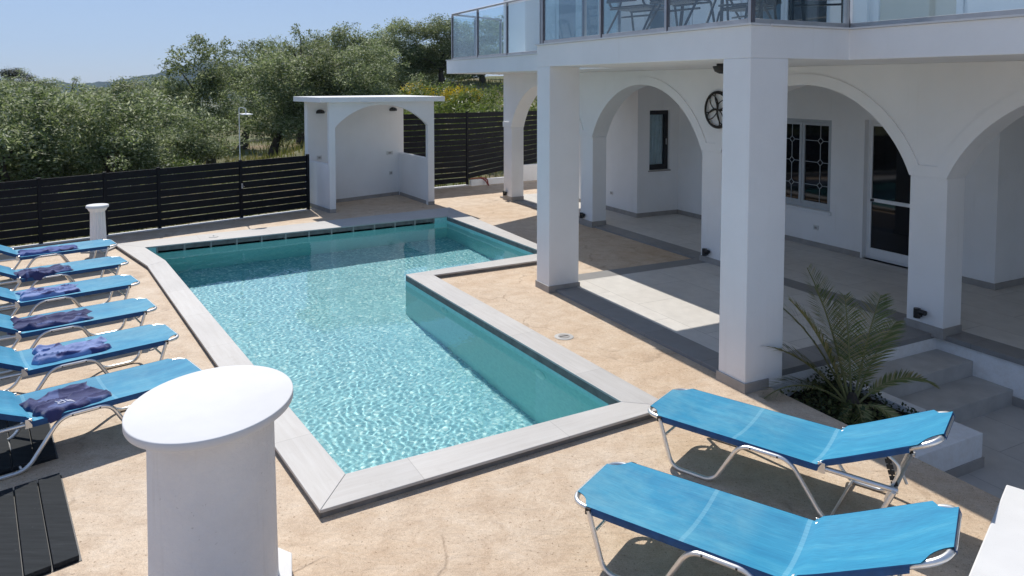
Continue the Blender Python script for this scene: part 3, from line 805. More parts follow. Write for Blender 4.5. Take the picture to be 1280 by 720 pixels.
# ground-floor walls behind the arcade
def wall_open(mb, P, Q, zlo, zhi, openings, thick, inward):
    """vertical wall P-Q (2D vectors) with rectangular openings [(s0, s1, z0, z1)], thickness along inward"""
    L = (Q - P).length; d = (Q - P) / L
    ss = sorted(set([0, L] + [o[0] for o in openings] + [o[1] for o in openings])); zz = sorted(set([zlo, zhi] + [o[2] for o in openings] + [o[3] for o in openings]))
    def solid(s, z): return not any(o[0] < s < o[1] and o[2] < z < o[3] for o in openings)
    def pt(s, z, t): return (P.x + d.x * s + inward.x * t, P.y + d.y * s + inward.y * t, z)
    for i in range(len(ss) - 1):
        for j in range(len(zz) - 1):
            s0, s1, z0, z1 = ss[i], ss[i + 1], zz[j], zz[j + 1]
            if solid((s0 + s1) / 2, (z0 + z1) / 2):
                mb.add([pt(s0, z0, 0), pt(s1, z0, 0), pt(s1, z1, 0), pt(s0, z1, 0)], [(0, 1, 2, 3)])
                mb.add([pt(s0, z0, thick), pt(s1, z0, thick), pt(s1, z1, thick), pt(s0, z1, thick)], [(3, 2, 1, 0)])
    for (s0, s1, z0, z1) in openings:
        for (a, b) in (((s0, z0), (s1, z0)), ((s1, z0), (s1, z1)), ((s1, z1), (s0, z1)), ((s0, z1), (s0, z0))):
            mb.add([pt(*a, 0), pt(*b, 0), pt(*b, thick), pt(*a, thick)], [(0, 1, 2, 3)])
    return mb
mb = MB()
BW = 5.25
wall_open(mb, H(-7.0, 4.2), H(-3.4, 4.2), 0, ZB, [], 0.25, BX)
wall_open(mb, H(-3.4, 4.2), H(-3.4, BW), 0, ZB, [(0.3, 0.82, 0.98, 2.21)], 0.22, -AX)
wall_open(mb, H(-3.4, BW), H(2.98, BW), 0, ZB, [(2.5, 3.78, 0.66, 2.16), (4.39, 5.75, Z_PL, 2.2)], 0.22, BX)
wall_open(mb, H(2.98, BW), H(2.98, 7.2), 0, ZB, [], 0.22, -AX)
wall_open(mb, H(2.98, 7.2), H(12, 7.2), 0, ZB, [], 0.22, BX)
wall_open(mb, H(-7.0, 4.2), H(-7.0, 9), 0, ZB, [], 0.22, AX)
mb.build('wall', M['plaster'], villa)
mb = MB(); e = 0.012; zk = Z_PL + 0.085
mb.hbox(-7.0, -3.4 + e, 4.2 - e, 4.1995, Z_PL, zk); mb.hbox(-3.3995, -3.4 + e, 4.2, BW, Z_PL, zk)
mb.hbox(-3.4 + e, 0.96, BW - e, BW - 0.0005, Z_PL, zk); mb.hbox(2.38, 2.98 + e, BW - e, BW - 0.0005, Z_PL, zk); mb.hbox(2.9805, 2.98 + e, BW, 7.2, Z_PL, zk)
mb.hbox(2.98 + e, 12, 7.2 - e, 7.1995, Z_PL, zk)
mb.build('skirting', M['skirt'], villa)
# narrow dark window with a curtain, on the return of the projecting block
def hb(mb, a0, a1, b0, b1, z0, z1): return mb.hbox(a0, a1, b0, b1, z0, z1)
a_ = -3.4
win = MB()
hb(win, a_ - 0.12, a_ - 0.06, 4.5, 4.55, 0.98, 2.21); hb(win, a_ - 0.12, a_ - 0.06, 4.93, 5.02, 0.98, 2.21)
hb(win, a_ - 0.12, a_ - 0.06, 4.55, 4.93, 2.12, 2.21); hb(win, a_ - 0.12, a_ - 0.06, 4.55, 4.93, 0.98, 1.09)
w1 = win.build('window', M['matt_black'], villa, bevel=0.003)
m_ = MB(); hb(m_, a_ - 0.1, a_ - 0.09, 4.551, 4.929, 1.091, 2.119); m_.build('pane', M['glass'], w1)
m_ = MB(); K = 30
vs = []
for i in range(K + 1):
    b = 4.5 + 0.5 * i / K; d_ = 0.018 * math.sin(i * 1.25)
    vs += [H(a_ - 0.17 + d_, b, 0.99), H(a_ - 0.17 + d_, b, 2.2)]
m_.add(vs, [(2 * i, 2 * i + 2, 2 * i + 3, 2 * i + 1) for i in range(K)]); m_.build('curtain', M['curtain'], w1, smooth=True, angle=80)
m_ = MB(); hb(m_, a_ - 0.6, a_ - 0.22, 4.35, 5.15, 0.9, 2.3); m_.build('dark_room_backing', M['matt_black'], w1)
m_ = MB(); hb(m_, a_ - 0.058, a_ + 0.03, 4.47, 5.03, 0.955, 0.979); m_.build('sill', M['skirt'], w1)
m_ = MB(); hb(m_, a_ - 0.06, a_ - 0.035, 4.955, 4.975, 1.5, 1.62); m_.build('handle', M['steel'], w1)
# leaded two-sash window
wa0, wa1, wz0, wz1 = -0.9, 0.38, 0.66, 2.16; bf = BW + 0.07
fr = MB()
for (x0, x1, z0, z1) in ((wa0, wa0 + .05, wz0, wz1), (wa1 - .05, wa1, wz0, wz1), (wa0 + .05, wa1 - .05, wz1 - .05, wz1), (wa0 + .05, wa1 - .05, wz0, wz0 + .06)):
    hb(fr, x0, x1, bf, bf + 0.06, z0, z1)
w2 = fr.build('window', M['greyframe'], villa, bevel=0.003)
mid = (wa0 + wa1) / 2
for (x0, x1) in ((wa0 + .051, mid - 0.004), (mid + 0.004, wa1 - .051)):
    s_ = MB(); z0, z1 = wz0 + .061, wz1 - .051; t_ = 0.05
    for (u0, u1, v0, v1) in ((x0, x0 + t_, z0, z1), (x1 - t_, x1, z0, z1), (x0 + t_, x1 - t_, z0, z0 + t_), (x0 + t_, x1 - t_, z1 - t_, z1)):
        hb(s_, u0, u1, bf - 0.012, bf + 0.04, v0, v1)
    s_.build('sash', M['greyframe'], w2, bevel=0.003)
    g_ = MB(); hb(g_, x0 + t_, x1 - t_, bf + 0.012, bf + 0.02, z0 + t_, z1 - t_); g_.build('pane', M['darkglass'], w2)
    l_ = MB(); cx = x0 + (x1 - x0) * 0.62; zz = [z0 + t_ + (z1 - z0 - 2 * t_) * f for f in (0.22, 0.52, 0.80)]; r_ = 0.055; bl = bf + 0.006
    lead = 0.0055
    def bar(p, q_):
        l_.tube([H(p[0], bl, p[1]), H(q_[0], bl, q_[1])], lead, 6)
    zs_ = [z0 + t_] + zz + [z1 - t_]
    for i in range(4): bar((cx, zs_[i] + (r_ if i > 0 else 0)), (cx, zs_[i + 1] - (r_ if i < 3 else 0)))
    for z in zz:
        bar((x0 + t_, z), (cx - r_, z)); bar((cx + r_, z), (x1 - t_, z))
        for s1, s2 in ((1, 1), (1, -1), (-1, 1), (-1, -1)): bar((cx + r_ * s1, z), (cx, z + r_ * s2))
    l_.build('leading', M['greyframe'], w2)
m_ = MB(); hb(m_, wa0 - 0.03, wa1 + 0.03, BW - 0.045, BW + 0.06, 0.61, 0.657); m_.build('sill', M['whitemetal'], w2, bevel=0.003)
# glazed door with a mid rail
da0, da1, dz1 = 0.99, 2.35, 2.2; bf = BW + 0.09
d_ = MB(); t_ = 0.055
for (x0, x1, z0, z1) in ((da0, da0 + t_, Z_PL, dz1), (da1 - t_, da1, Z_PL, dz1), (da0 + t_, da1 - t_, dz1 - t_, dz1), (da0 + t_, da1 - t_, Z_PL + 0.001, Z_PL + 0.04)):
    hb(d_, x0, x1, bf, bf + 0.07, z0, z1)
dr = d_.build('door', M['whitemetal'], villa, bevel=0.003)
l_ = MB(); x0, x1, z0, z1 = da0 + t_ + .003, da1 - t_ - .003, Z_PL + .045, dz1 - t_ - .003
for (u0, u1, v0, v1) in ((x0, x0 + .03, z0, z1), (x1 - .06, x1, z0, z1), (x0 + .03, x1 - .06, z0, z0 + .13), (x0 + .03, x1 - .06, z1 - .04, z1), (x0 + .03, x1 - .06, 0.93, 0.985)):
    hb(l_, u0, u1, bf - 0.02, bf + 0.03, v0, v1)
l_.build('door_leaf', M['whitemetal'], dr, bevel=0.003)
g_ = MB(); hb(g_, x0 + .03, x1 - .06, bf + 0.0, bf + 0.01, z0 + .13, 0.93); hb(g_, x0 + .03, x1 - .06, bf, bf + 0.01, 0.985, z1 - .04); g_.build('pane', M['darkglass'], dr)
h_ = MB(); h_.obox(H(x0 + 0.06, bf - 0.035, 0.958), AX, BX, (0, 0, 1), 0.022, 0.016, 0.018); h_.build('handle', M['matt_black'], dr)
# upper floor
mb = MB(); Z2 = 6.1
wall_open(mb, H(-7.0, 2.95), H(-5.9, 2.95), ZT, Z2, [], 0.22, BX)
wall_open(mb, H(-5.9, 2.95), H(-5.9, BW), ZT, Z2, [(0.75, 2.1, ZT + 0.02, 5.5)], 0.2, -AX)
wall_open(mb, H(-5.9, BW), H(2.2, BW), ZT, Z2, [(1.3, 2.9, ZT + 0.02, 5.5), (4.2, 7.2, ZT + 0.02, 5.5)], 0.2, BX)
wall_open(mb, H(2.2, BW), H(2.2, 2.95), ZT, Z2, [], 0.2, AX)
wall_open(mb, H(2.2, 2.95), H(12, 2.95), ZT, Z2, [(0.52, 1.7, ZT + 0.02, 5.5), (2.7, 4.2, ZT + 0.02, 5.5)], 0.2, BX)
wall_open(mb, H(-7.0, 9), H(-7.0, 2.95), ZT, Z2, [], 0.2, AX)
mb.build('upper_wall', M['plaster'], villa)
mb = MB(); mb.prism([H(-7.3, 2.6), H(12, 2.6), H(12, 9.2), H(-7.3, 9.2)], Z2, Z2 + 0.25); mb.build('roof', M['plaster'], villa)
def up_door(P, Q, inward, s0, s1, leaves, glassmat, curtain=None):
    L = (Q - P).length; d = (Q - P) / L; z0, z1 = ZT + 0.02, 5.5
    def bx(mb, u0, u1, t0, t1, v0, v1): mb.prism([P + d * u0 + inward * t0, P + d * u1 + inward * t0, P + d * u1 + inward * t1, P + d * u0 + inward * t1], v0, v1)
    f = MB(); w = 0.06
    bx(f, s0, s0 + w, .05, .13, z0, z1); bx(f, s1 - w, s1, .05, .13, z0, z1); bx(f, s0 + w, s1 - w, .05, .13, z1 - w, z1); bx(f, s0 + w, s1 - w, .05, .13, z0, z0 + .05)
    o = f.build('balcony_door', M['whitemetal'], villa)
    n_ = leaves; wl = (s1 - s0 - 2 * w) / n_
    for i in range(n_):
        u0 = s0 + w + wl * i + .004; u1 = u0 + wl - .008; l = MB(); t = 0.07
        bx(l, u0, u0 + t, .03, .09, z0 + .055, z1 - w - .005); bx(l, u1 - t, u1, .03, .09, z0 + .055, z1 - w - .005); bx(l, u0 + t, u1 - t, .03, .09, z0 + .055, z0 + .16)
        bx(l, u0 + t, u1 - t, .03, .09, z1 - w - .08, z1 - w - .005)
        l.build('door_leaf', M['whitemetal'], o)
        g = MB(); bx(g, u0 + t, u1 - t, .055, .065, z0 + .16, z1 - w - .08); g.build('pane', glassmat[i % len(glassmat)], o)
    return o
up_door(H(-5.9, 2.95), H(-5.9, BW), -AX, 0.75, 2.1, 2, [M['blueglass']])
up_door(H(-5.9, BW), H(2.2, BW), BX, 1.3, 2.9, 2, [M['blueglass'], M['curtain']])
up_door(H(-5.9, BW), H(2.2, BW), BX, 4.2, 7.2, 3, [M['blueglass'], M['darkglass'], M['blueglass']])
up_door(H(2.2, 2.95), H(12, 2.95), BX, 0.52, 1.7, 1, [M['blind']])
up_door(H(2.2, 2.95), H(12, 2.95), BX, 2.7, 4.2, 2, [M['darkglass'], M['blueglass']])
# balustrade
rail = MB(); zr = ZT + 1.0
path = [H(-7.0, 2.9, zr), H(-6.3, BS + 0.06, zr), H(0.06, BS + 0.06, zr), H(0.06, 0.06, zr), H(3.775, 0.06, zr), H(3.775, BS + 0.01, zr), H(11.9, BS + 0.01, zr)]
for i in range(len(path) - 1): rail.tube([path[i], path[i + 1]], 0.022, 10)
rl = rail.build('balustrade', M['steel'], villa, smooth=True)
def post(p, d):
    m_ = MB(); nn = Vector((-d.y, d.x, 0))
    m_.obox((p.x, p.y, ZT + 0.017 + 0.48), d, nn, (0, 0, 1), 0.017, 0.022, 0.48)
    o = m_.build('post', M['steel'], rl)
    m_ = MB(); m_.obox((p.x + d.x * 0.026, p.y + d.y * 0.026, ZT + 0.017 + 0.46), d, nn, (0, 0, 1), 0.008, 0.014, 0.45); m_.build('post_channel', M['darksteel'], rl)
spans = [(path[0], path[1], [0.02, 0.55]), (path[1], path[2], [0.0, 0.212, 0.421, 0.624, 0.98]), (path[2], path[3], [0.5]), (path[3], path[4], [0.0, 0.37, 0.69, 1.0]), (path[4], path[5], [0.97]), (path[5], path[6], [0.215, 0.235, 0.45, 0.7])]
for p, q, ts in spans:
    d = (q - p); d.z = 0; L = d.length; d.normalize()
    for t in ts: post(p + (q - p) * t, d)
    nn = Vector((-d.y, d.x, 0))
    tt = sorted(set([0.0] + ts + [1.0]))
    for u, v in zip(tt[:-1], tt[1:]):
        if (v - u) * L < 0.2: continue
        g0, g1 = u * L + 0.045, v * L - 0.035; c = p + d * ((g0 + g1) / 2)
        m_ = MB(); m_.obox((c.x, c.y, ZT + 0.065 + 0.44), d, nn, (0, 0, 1), (g1 - g0) / 2, 0.005, 0.44); m_.build('glass_pane', M['glass'], rl)
    m_ = MB(); c = (p + q) / 2; m_.obox((c.x, c.y, ZT + 0.04), d, nn, (0, 0, 1), L / 2 - 0.03, 0.012, 0.022); m_.build('base_channel', M['steel'], rl)

# ------------------------------------------------------------------ small fittings on the villa
def spot(a, b, z, lab):
    t = thing('wall_spotlight', H(a, b, z), lab, 'spotlight', 'small black spotlights at the feet of the veranda pilasters')
    m_ = MB(); m_.obox(H(a, b - 0.012, z), AX, BX, (0, 0, 1), 0.03, 0.012, 0.035); m_.build('bracket', M['matt_black'], t)
    m_ = MB(); m_.tube([H(a, b - 0.05, z - 0.045), H(a, b - 0.05, z + 0.06)], 0.036, 14)
    m_.tube([H(a + 0.02, b - 0.05, z + 0.03), H(a + 0.10, b - 0.055, z + 0.03)], 0.028, 12); m_.build('lamp_body', M['matt_black'], t, smooth=True)
spot(-6.9 + 0.14, B0, 0.17, 'black spotlight at the foot of the farthest pilaster, left of the front column')
spot(-3.49 + 0.12, B0, 0.19, 'black spotlight at the foot of the pilaster just right of the far square column')
spot(-0.03 + 0.14, B0, 0.19, 'black spotlight at the foot of the pilaster just left of the near square column')
spot(3.36 + 0.16, B0, 0.22, 'black spotlight at the foot of the pilaster behind the potted palm')
def socket(name, P, d, nn, w, h, lab):
    t = thing(name, P, lab, 'socket', 'white wall sockets')
    m_ = MB(); m_.obox(P, d, nn, (0, 0, 1), w, 0.006, h); m_.build('cover_plate', M['outlet'], t, bevel=0.002)
    m_ = MB(); m_.obox(Vector(P) + Vector(nn) * 0.0075, d, nn, (0, 0, 1), w * 0.45, 0.003, h * 0.45); m_.build('socket_insert', M['skirt'], t)
socket('wall_socket', H(-4.3, 4.194, 0.42), AX, -BX, 0.055, 0.035, 'white socket low on the wall left of the dark narrow window')
socket('wall_socket', H(0.12, BW - 0.006, 0.36), AX, -BX, 0.05, 0.04, 'white socket on the wall below the leaded window')
socket('wall_socket', H(6.3, 2.984, -0.2), AX, -BX, 0.05, 0.035, 'small socket on the white wall beside the sunken patio')
# iron wheel ornament on the spandrel
oc = H(0.33, B0 - 0.03, 2.37)
t = thing('iron_wheel_ornament', oc, 'round black iron wheel ornament hanging on the arcade wall behind the near column', 'ornament')
m_ = MB(); ring = lambda r, k=48, y=0: [oc + AX * r * math.cos(2 * math.pi * i / k) + Vector((0, 0, r * math.sin(2 * math.pi * i / k))) - BX * y for i in range(k)]
m_.tube(ring(0.265), 0.017, 8, True); m_.tube(ring(0.245, y=0.02), 0.010, 8, True); m_.build('rim', M['bronze'], t, smooth=True)
for q in range(4):
    m_ = MB(); th = 2 * math.pi * q / 4 + 0.55; pts = []
    for i in range(24):
        u = 2 * math.pi * i / 24; r_ = 0.128 + 0.118 * math.cos(u); s_ = 0.062 * math.sin(u)
        pts.append(oc + AX * (r_ * math.cos(th) - s_ * math.sin(th)) + Vector((0, 0, r_ * math.sin(th) + s_ * math.cos(th))) - BX * (0.012 + 0.01 * math.sin(u)))
    m_.tube(pts, 0.008, 6, True); m_.build('petal', M['bronze'], t, smooth=True)
    m_ = MB(); th2 = th + math.pi / 4; pts = [oc + AX * r_ * math.cos(th2 + 0.5 * math.sin(r_ * 9)) + Vector((0, 0, r_ * math.sin(th2 + 0.5 * math.sin(r_ * 9)))) - BX * 0.01 for r_ in [0.255 * i / 10 for i in range(11)]]
    m_.tube(pts, [0.016 - 0.0009 * i for i in range(11)], 6); m_.build('spoke', M['bronze'], t, smooth=True)
# ceiling lamp half hidden behind the near column
lc = H(2.36, 1.05, ZB); t = thing('ceiling_lamp', lc, 'black dome lamp under the balcony slab beside the near column', 'lamp')
m_ = MB(); m_.lathe((lc.x, lc.y, lc.z - 0.11), [(0.03, 0), (0.08, 0.025), (0.1, 0.07), (0.1, 0.085)], 24); m_.build('lamp_shade', M['matt_black'], t, smooth=True)
m_ = MB(); m_.lathe((lc.x, lc.y, lc.z - 0.025), [(0.06, 0), (0.06, 0.026)], 20); m_.build('ceiling_rose', M['matt_black'], t, smooth=True)

# ------------------------------------------------------------------ balcony furniture
def chair(a, b, rz, lab):
    t = thing('dining_chair', H(a, b, ZT + 0.0), lab, 'chair', 'dark dining chairs on the balcony', rz)
    m_ = MB()
    K = 8
    vs = []; 
    for i in range(K + 1):
        x = -0.24 + 0.48 * i / K; z = 0.44 - 0.02 * math.sin(math.pi * i / K)
        for y in (-0.23, 0.23): vs.append((x, y, z))
    for i in range(K + 1):
        x = -0.24 + 0.48 * i / K; z = 0.425 - 0.02 * math.sin(math.pi * i / K)
        for y in (-0.23, 0.23): vs.append((x, y, z))
    o = 2 * (K + 1)
    fs = [(2 * i, 2 * i + 2, 2 * i + 3, 2 * i + 1) for i in range(K)] + [(o + 2 * i, o + 2 * i + 1, o + 2 * i + 3, o + 2 * i + 2) for i in range(K)]
    m_.add(vs, fs); m_.build('seat', M['textile'], t, local=True)
    m_ = MB(); m_.obox((-0.3, 0, 0.72), (0, 1, 0), Vector((0.2, 0, 1)).normalized(), Vector((1, 0, -0.2)).normalized(), 0.22, 0.25, 0.008); m_.build('backrest', M['textile'], t, local=True)
    for s_ in (-1, 1):
        m_ = MB(); m_.tube(fillet([(0.30, s_ * 0.27, 0), (0.20, s_ * 0.255, 0.43), (-0.24, s_ * 0.25, 0.43), (-0.38, s_ * 0.25, 0.98)], 0.06), 0.014, 8); m_.build('leg', M['chairframe'], t, local=True, smooth=True)
        m_ = MB(); m_.tube(fillet([(-0.36, s_ * 0.27, 0), (-0.05, s_ * 0.262, 0.42), (0.05, s_ * 0.28, 0.62), (-0.3, s_ * 0.27, 0.66)], 0.05), 0.014, 8); m_.build('leg', M['chairframe'], t, local=True, smooth=True)
    for q0, q1 in (((0.2, -0.25, 0.41), (0.2, 0.25, 0.41)), ((-0.24, -0.25, 0.41), (-0.24, 0.25, 0.41)), ((0.0, -0.26, 0.33), (0.0, 0.26, 0.33))):
        m_ = MB(); m_.tube([q0, q1], 0.012); m_.build('crossbar', M['chairframe'], t, local=True)
CH = [(1.15, 0.80, 0.3, 'dark sling chair at the left end of the balcony table'), (1.98, 0.78, 0.2, 'dark sling chair behind the glass, second from the left end of the balcony table'),
      (1.75, 2.0, HT + 1.5 + math.pi, 'dark sling chair farther back on the far side of the balcony table'), (2.75, 0.95, 0.4, 'dark sling chair directly behind the corner post of the balcony glass'),
      (3.05, 1.75, HT + math.pi * 0.75, 'dark sling chair at the right end of the balcony table')]
for a, b, rz, lab in CH: chair(a, b, HT + math.pi / 2 + rz if rz < 1 else rz, lab)
tc = H(2.2, 1.45, ZT); t = thing('balcony_table', tc, 'dark framed dining table among the chairs on the balcony', 'table', rz=HT)
m_ = MB(); m_.box(-0.75, 0.75, -0.4, 0.4, 0.70, 0.735); m_.build('table_top', M['textile'], t, local=True, bevel=0.004)
for sx in (-1, 1):
    for sy in (-1, 1):
        m_ = MB(); m_.tube([(sx * 0.66, sy * 0.33, 0), (sx * 0.6, sy * 0.3, 0.70)], 0.022, 8); m_.build('leg', M['chairframe'], t, local=True)

# ------------------------------------------------------------------ shelter
S_FL, S_FR, S_BL, S_BR = Vector((-3.88, 15.4, 0)), Vector((-1.77, 16.5, 0)), Vector((-4.56, 16.28, 0)), Vector((-2.72, 18.1, 0))
sh = thing('poolside_shelter', (S_FL + S_FR) / 2, 'small white open shelter with an arched front at the far end of the pool', 'shelter')
fd = (S_FR - S_FL).normalized(); fn = Vector((-fd.y, fd.x, 0)); FWL = (S_FR - S_FL).length
m_ = MB()
pts, c_, zc_, Rr_ = arch_pts(0.13, FWL - 0.15, 0.48, 1.82, 30)
def fp(s, z, t): p = S_FL + fd * s + fn * t; return (p.x, p.y, z)
TH = 0.14
for q in range(len(pts) - 1):
    (u0, w0), (u1, w1) = pts[q], pts[q + 1]
    m_.add([fp(u0, w0, 0), fp(u1, w1, 0), fp(u1, 2.36, 0), fp(u0, 2.36, 0), fp(u0, w0, TH), fp(u1, w1, TH), fp(u1, 2.36, TH), fp(u0, 2.36, TH)], [(0, 1, 2, 3), (7, 6, 5, 4), (0, 4, 5, 1)])
for (u0, u1) in ((0, 0.13), (FWL - 0.15, FWL)):
    m_.prism([fp(u0, 0, 0)[:2], fp(u1, 0, 0)[:2], fp(u1, 0, TH)[:2], fp(u0, 0, TH)[:2]], 0, 2.36)
m_.build('arched_front', M['plaster'], sh)
def strip_wall(mb, P, Q, th, side, z0, z1):
    d = (Q - P).normalized(); nn = Vector((-d.y, d.x, 0)) * side
    mb.prism([P, Q, Q + nn * th, P + nn * th], z0, z1)
l0 = S_FL + fn * (TH + 0.0005); r0 = S_FR + fn * (TH + 0.0005)
m_ = MB(); strip_wall(m_, l0, S_BL, 0.13, -1, 0, 1.02); m_.build('side_wall', M['plaster'], sh, bevel=0.004)
m_ = MB(); strip_wall(m_, r0, S_BR, 0.13, 1, 0, 1.05); m_.build('side_wall', M['plaster'], sh, bevel=0.004)
bd = (S_BR - S_BL).normalized(); bn = Vector((-bd.y, bd.x, 0))
m_ = MB(); m_.prism([S_BL - bd * 0.02 + bn * 0.0005, S_BR + bd * 0.02 + bn * 0.0005, S_BR + bd * 0.02 + bn * 0.14, S_BL - bd * 0.02 + bn * 0.14], 0, 2.36); m_.build('back_wall', M['plaster'], sh)
m_ = MB(); ov = 0.22
m_.prism([S_FL - fd * 0.2 - fn * 0.12, S_FR + fd * 0.22 - fn * 0.12, S_BR + bd * 0.25 + bn * 0.3, S_BL - bd * 0.2 + bn * 0.3], 2.361, 2.47); m_.build('roof', M['plaster'], sh, bevel=0.006)
m_ = MB(); e = 0.012
def skirt(P, Q, side):
    d = (Q - P).normalized(); nn = Vector((-d.y, d.x, 0)) * side
    m_.prism([P + nn * 0.0005, Q + nn * 0.0005, Q + nn * e, P + nn * e], 0, 0.08)
skirt(S_FL + fn * 0.0, S_BL, 1); skirt(S_FL, S_FL + fd * 0.13, -1); skirt(S_FR - fd * 0.15, S_FR, -1); skirt(S_BL + bd * 0.15, S_BR - bd * 0.12, -1)
dr_ = (S_BR - r0).normalized(); nr_ = Vector((-dr_.y, dr_.x, 0)); skirt(r0 + nr_ * 0.13, S_BR + nr_ * 0.13 - dr_ * 0.12, 1)
m_.build('skirting', M['skirt'], sh)
def back_pt(px, py):
    ray = G(px, py, 0) - Vector((0, 0, CAM_H)); nn = bn; t = (S_BL.dot(nn)) / (ray.x * nn.x + ray.y * nn.y); return Vector((0, 0, CAM_H)) + ray * t
for (px, py, lab) in ((400, 139, 'black shelter lamp seen through the left side opening'), (491, 136, 'black shelter lamp under the arch, near the right end of the back wall')):
    p = back_pt(px, py) - bn * 0.001; t = thing('shelter_lamp', p, lab, 'lamp', 'black half-round lamps on the back wall of the shelter')
    m_ = MB(); K = 14; vs = [p - bn * 0.0 + Vector((0, 0, 0.05))]; 
    prof = []
    for i in range(7):
        ph = math.pi / 2 * i / 6; rr = 0.1 * math.sin(ph) + 0.002; z = 0.06 * math.cos(ph) - 0.02
        prof.append((rr, z))
    vs = []; fs = []
    for rr, z in prof + [(0.1, -0.05)]:
        for k_ in range(K + 1):
            th = math.pi * k_ / K
            vs.append(p + bd * rr * math.cos(th) - bn * (rr * math.sin(th) + 0.001) + Vector((0, 0, z)))
    for i in range(len(prof)):
        for k_ in range(K): fs.append((i * (K + 1) + k_, i * (K + 1) + k_ + 1, (i + 1) * (K + 1) + k_ + 1, (i + 1) * (K + 1) + k_))
    m_.add(vs, fs); m_.build('lamp_shade', M['matt_black'], t, smooth=True)
    m_ = MB(); m_.obox(p - bn * 0.01 + Vector((0, 0, -0.02)), bd, bn, (0, 0, 1), 0.05, 0.009, 0.03); m_.build('bracket', M['matt_black'], t)
for (px, py, w, h, lab) in ((487, 191, 0.09, 0.045, 'white double socket on the shelter back wall at half height'), (488.5, 216, 0.045, 0.045, 'white single socket low on the shelter back wall'), (399, 197, 0.06, 0.045, 'white socket seen through the left opening of the shelter')):
    socket('wall_socket', back_pt(px, py) - bn * 0.006, bd, -bn, w, h, lab)

# ------------------------------------------------------------------ fences
def slat_fence(name, P, d, L, posts, z0, z1, pitch, slat, lab, ztop=None, zbot=None):
    t = thing(name, P, lab, 'fence')
    nn = Vector((-d.y, d.x, 0))
    zt = lambda s: z1 if ztop is None else ztop(s)
    zb = lambda s: z0 if zbot is None else zbot(s)
    ps = sorted(posts)
    for i in range(len(ps) - 1):
        m_ = MB(); s0, s1 = ps[i] + 0.03, ps[i + 1] - 0.03
        k_ = 0
        nsl = int(round((zt((s0 + s1) / 2) - zb((s0 + s1) / 2)) / pitch))
        for q in range(nsl):
            vs = []
            for s in (s0, s1):
                h = zt(s) - zb(s); zl = zb(s) + h * q / nsl; zh = zl + h / nsl * slat
                p = P + d * s
                jit = rnd.uniform(-0.003, 0.003)
                for tt in (-0.012, 0.012):
                    vs += [(p.x + nn.x * tt, p.y + nn.y * tt, zl + jit), (p.x + nn.x * tt, p.y + nn.y * tt, zh + jit)]
            m_.add(vs, [(0, 4, 5, 1), (2, 3, 7, 6), (1, 5, 7, 3), (0, 2, 6, 4), (0, 1, 3, 2), (4, 6, 7, 5)])
        m_.build('slat_panel', M['black'], t)
    for s in ps:
        m_ = MB(); p = P + d * s; m_.obox((p.x, p.y, (zt(s) + 0.01) / 2 - 0.05), d, nn, (0, 0, 1), 0.028, 0.03, (zt(s) + 0.01) / 2 + 0.05); m_.build('post', M['black'], t)
    return t
slat_fence('slat_fence', FL0, FLD, 0, [-7.2, -5.6, -4.0, -2.4, -0.9, 0.577, 1.592, 2.51, 4.10, 5.6], 0.05, 1.15, 0.140, 0.90, 'low black horizontal slat fence running along the loungers to the shelter', ztop=lambda s: 1.13 + 0.014 * s, zbot=lambda s: 0.045)
slat_fence('slat_fence', FR0, FRD, 0, [-1.25, -0.1, 1.056, 2.6, 4.2, 5.8], 0.1, 2.0, 0.142, 0.86, 'tall black horizontal slat fence between the shelter and the villa', zbot=lambda s: 0.10 if s < 1.06 else 0.19 + 0.13 * (s - 1.06))
# low white wall under the tall fence
lw = MB(); nr = Vector((-FRD.y, FRD.x, 0))
def seg(s0, s1, z1_, t0=-0.10, t1=0.10):
    lw.prism([FR0 + FRD * s0 + nr * t0, FR0 + FRD * s1 + nr * t0, FR0 + FRD * s1 + nr * t1, FR0 + FRD * s0 + nr * t1], -0.3, z1_)
seg(1.1, 2.75, 0.16, -0.14, -0.035); seg(2.7505, 9, 0.46, -0.16, -0.035)
tag(lw.build('low_wall', M['plaster'], bevel=0.006), 'low white plastered wall along the foot of the tall slat fence', 'wall')
# kerb along the fences
kb = MB(); nl = Vector((-FLD.y, FLD.x, 0))
kb.prism([FL0 + FLD * -9 + nl * 0.05, FL0 + FLD * 5.55 + nl * 0.05, FL0 + FLD * 5.55 - nl * 0.07, FL0 + FLD * -9 - nl * 0.07], -0.2, 0.012)
kb.prism([FR0 + FRD * -1.2 + nr * 0.06, FR0 + FRD * 1.09 + nr * 0.06, FR0 + FRD * 1.09 - nr * 0.06, FR0 + FRD * -1.2 - nr * 0.06], -0.2, 0.03)
tag(kb.build('kerb', M['disc']), kind='structure')
# hose draped over the low wall
hp = FR0 + FRD * 1.35 - nr * 0.2
pts = [FR0 + FRD * 1.12 - nr * 0.05 + Vector((0, 0, .18)), FR0 + FRD * 1.3 - nr * 0.08 + Vector((0, 0, .2)), FR0 + FRD * 1.45 - nr * 0.1 + Vector((0, 0, .185)), FR0 + FRD * 1.52 - nr * 0.2 + Vector((0, 0, .13)), FR0 + FRD * 1.56 - nr * 0.24 + Vector((0, 0, .018)), FR0 + FRD * 1.5 - nr * 0.4 + Vector((0, 0, .018)), FR0 + FRD * 1.56 - nr * 0.26 + Vector((0, 0, .03)), FR0 + FRD * 1.6 - nr * 0.15 + Vector((0, 0, .18)), FR0 + FRD * 1.4 - nr * 0.09 + Vector((0, 0, .2))]
m_ = MB(); m_.tube(fillet(pts, 0.1, 6), 0.017, 8); tag(m_.build('garden_hose', M['hose'], smooth=True), 'dull red garden hose draped over the low white wall below the fence', 'hose')

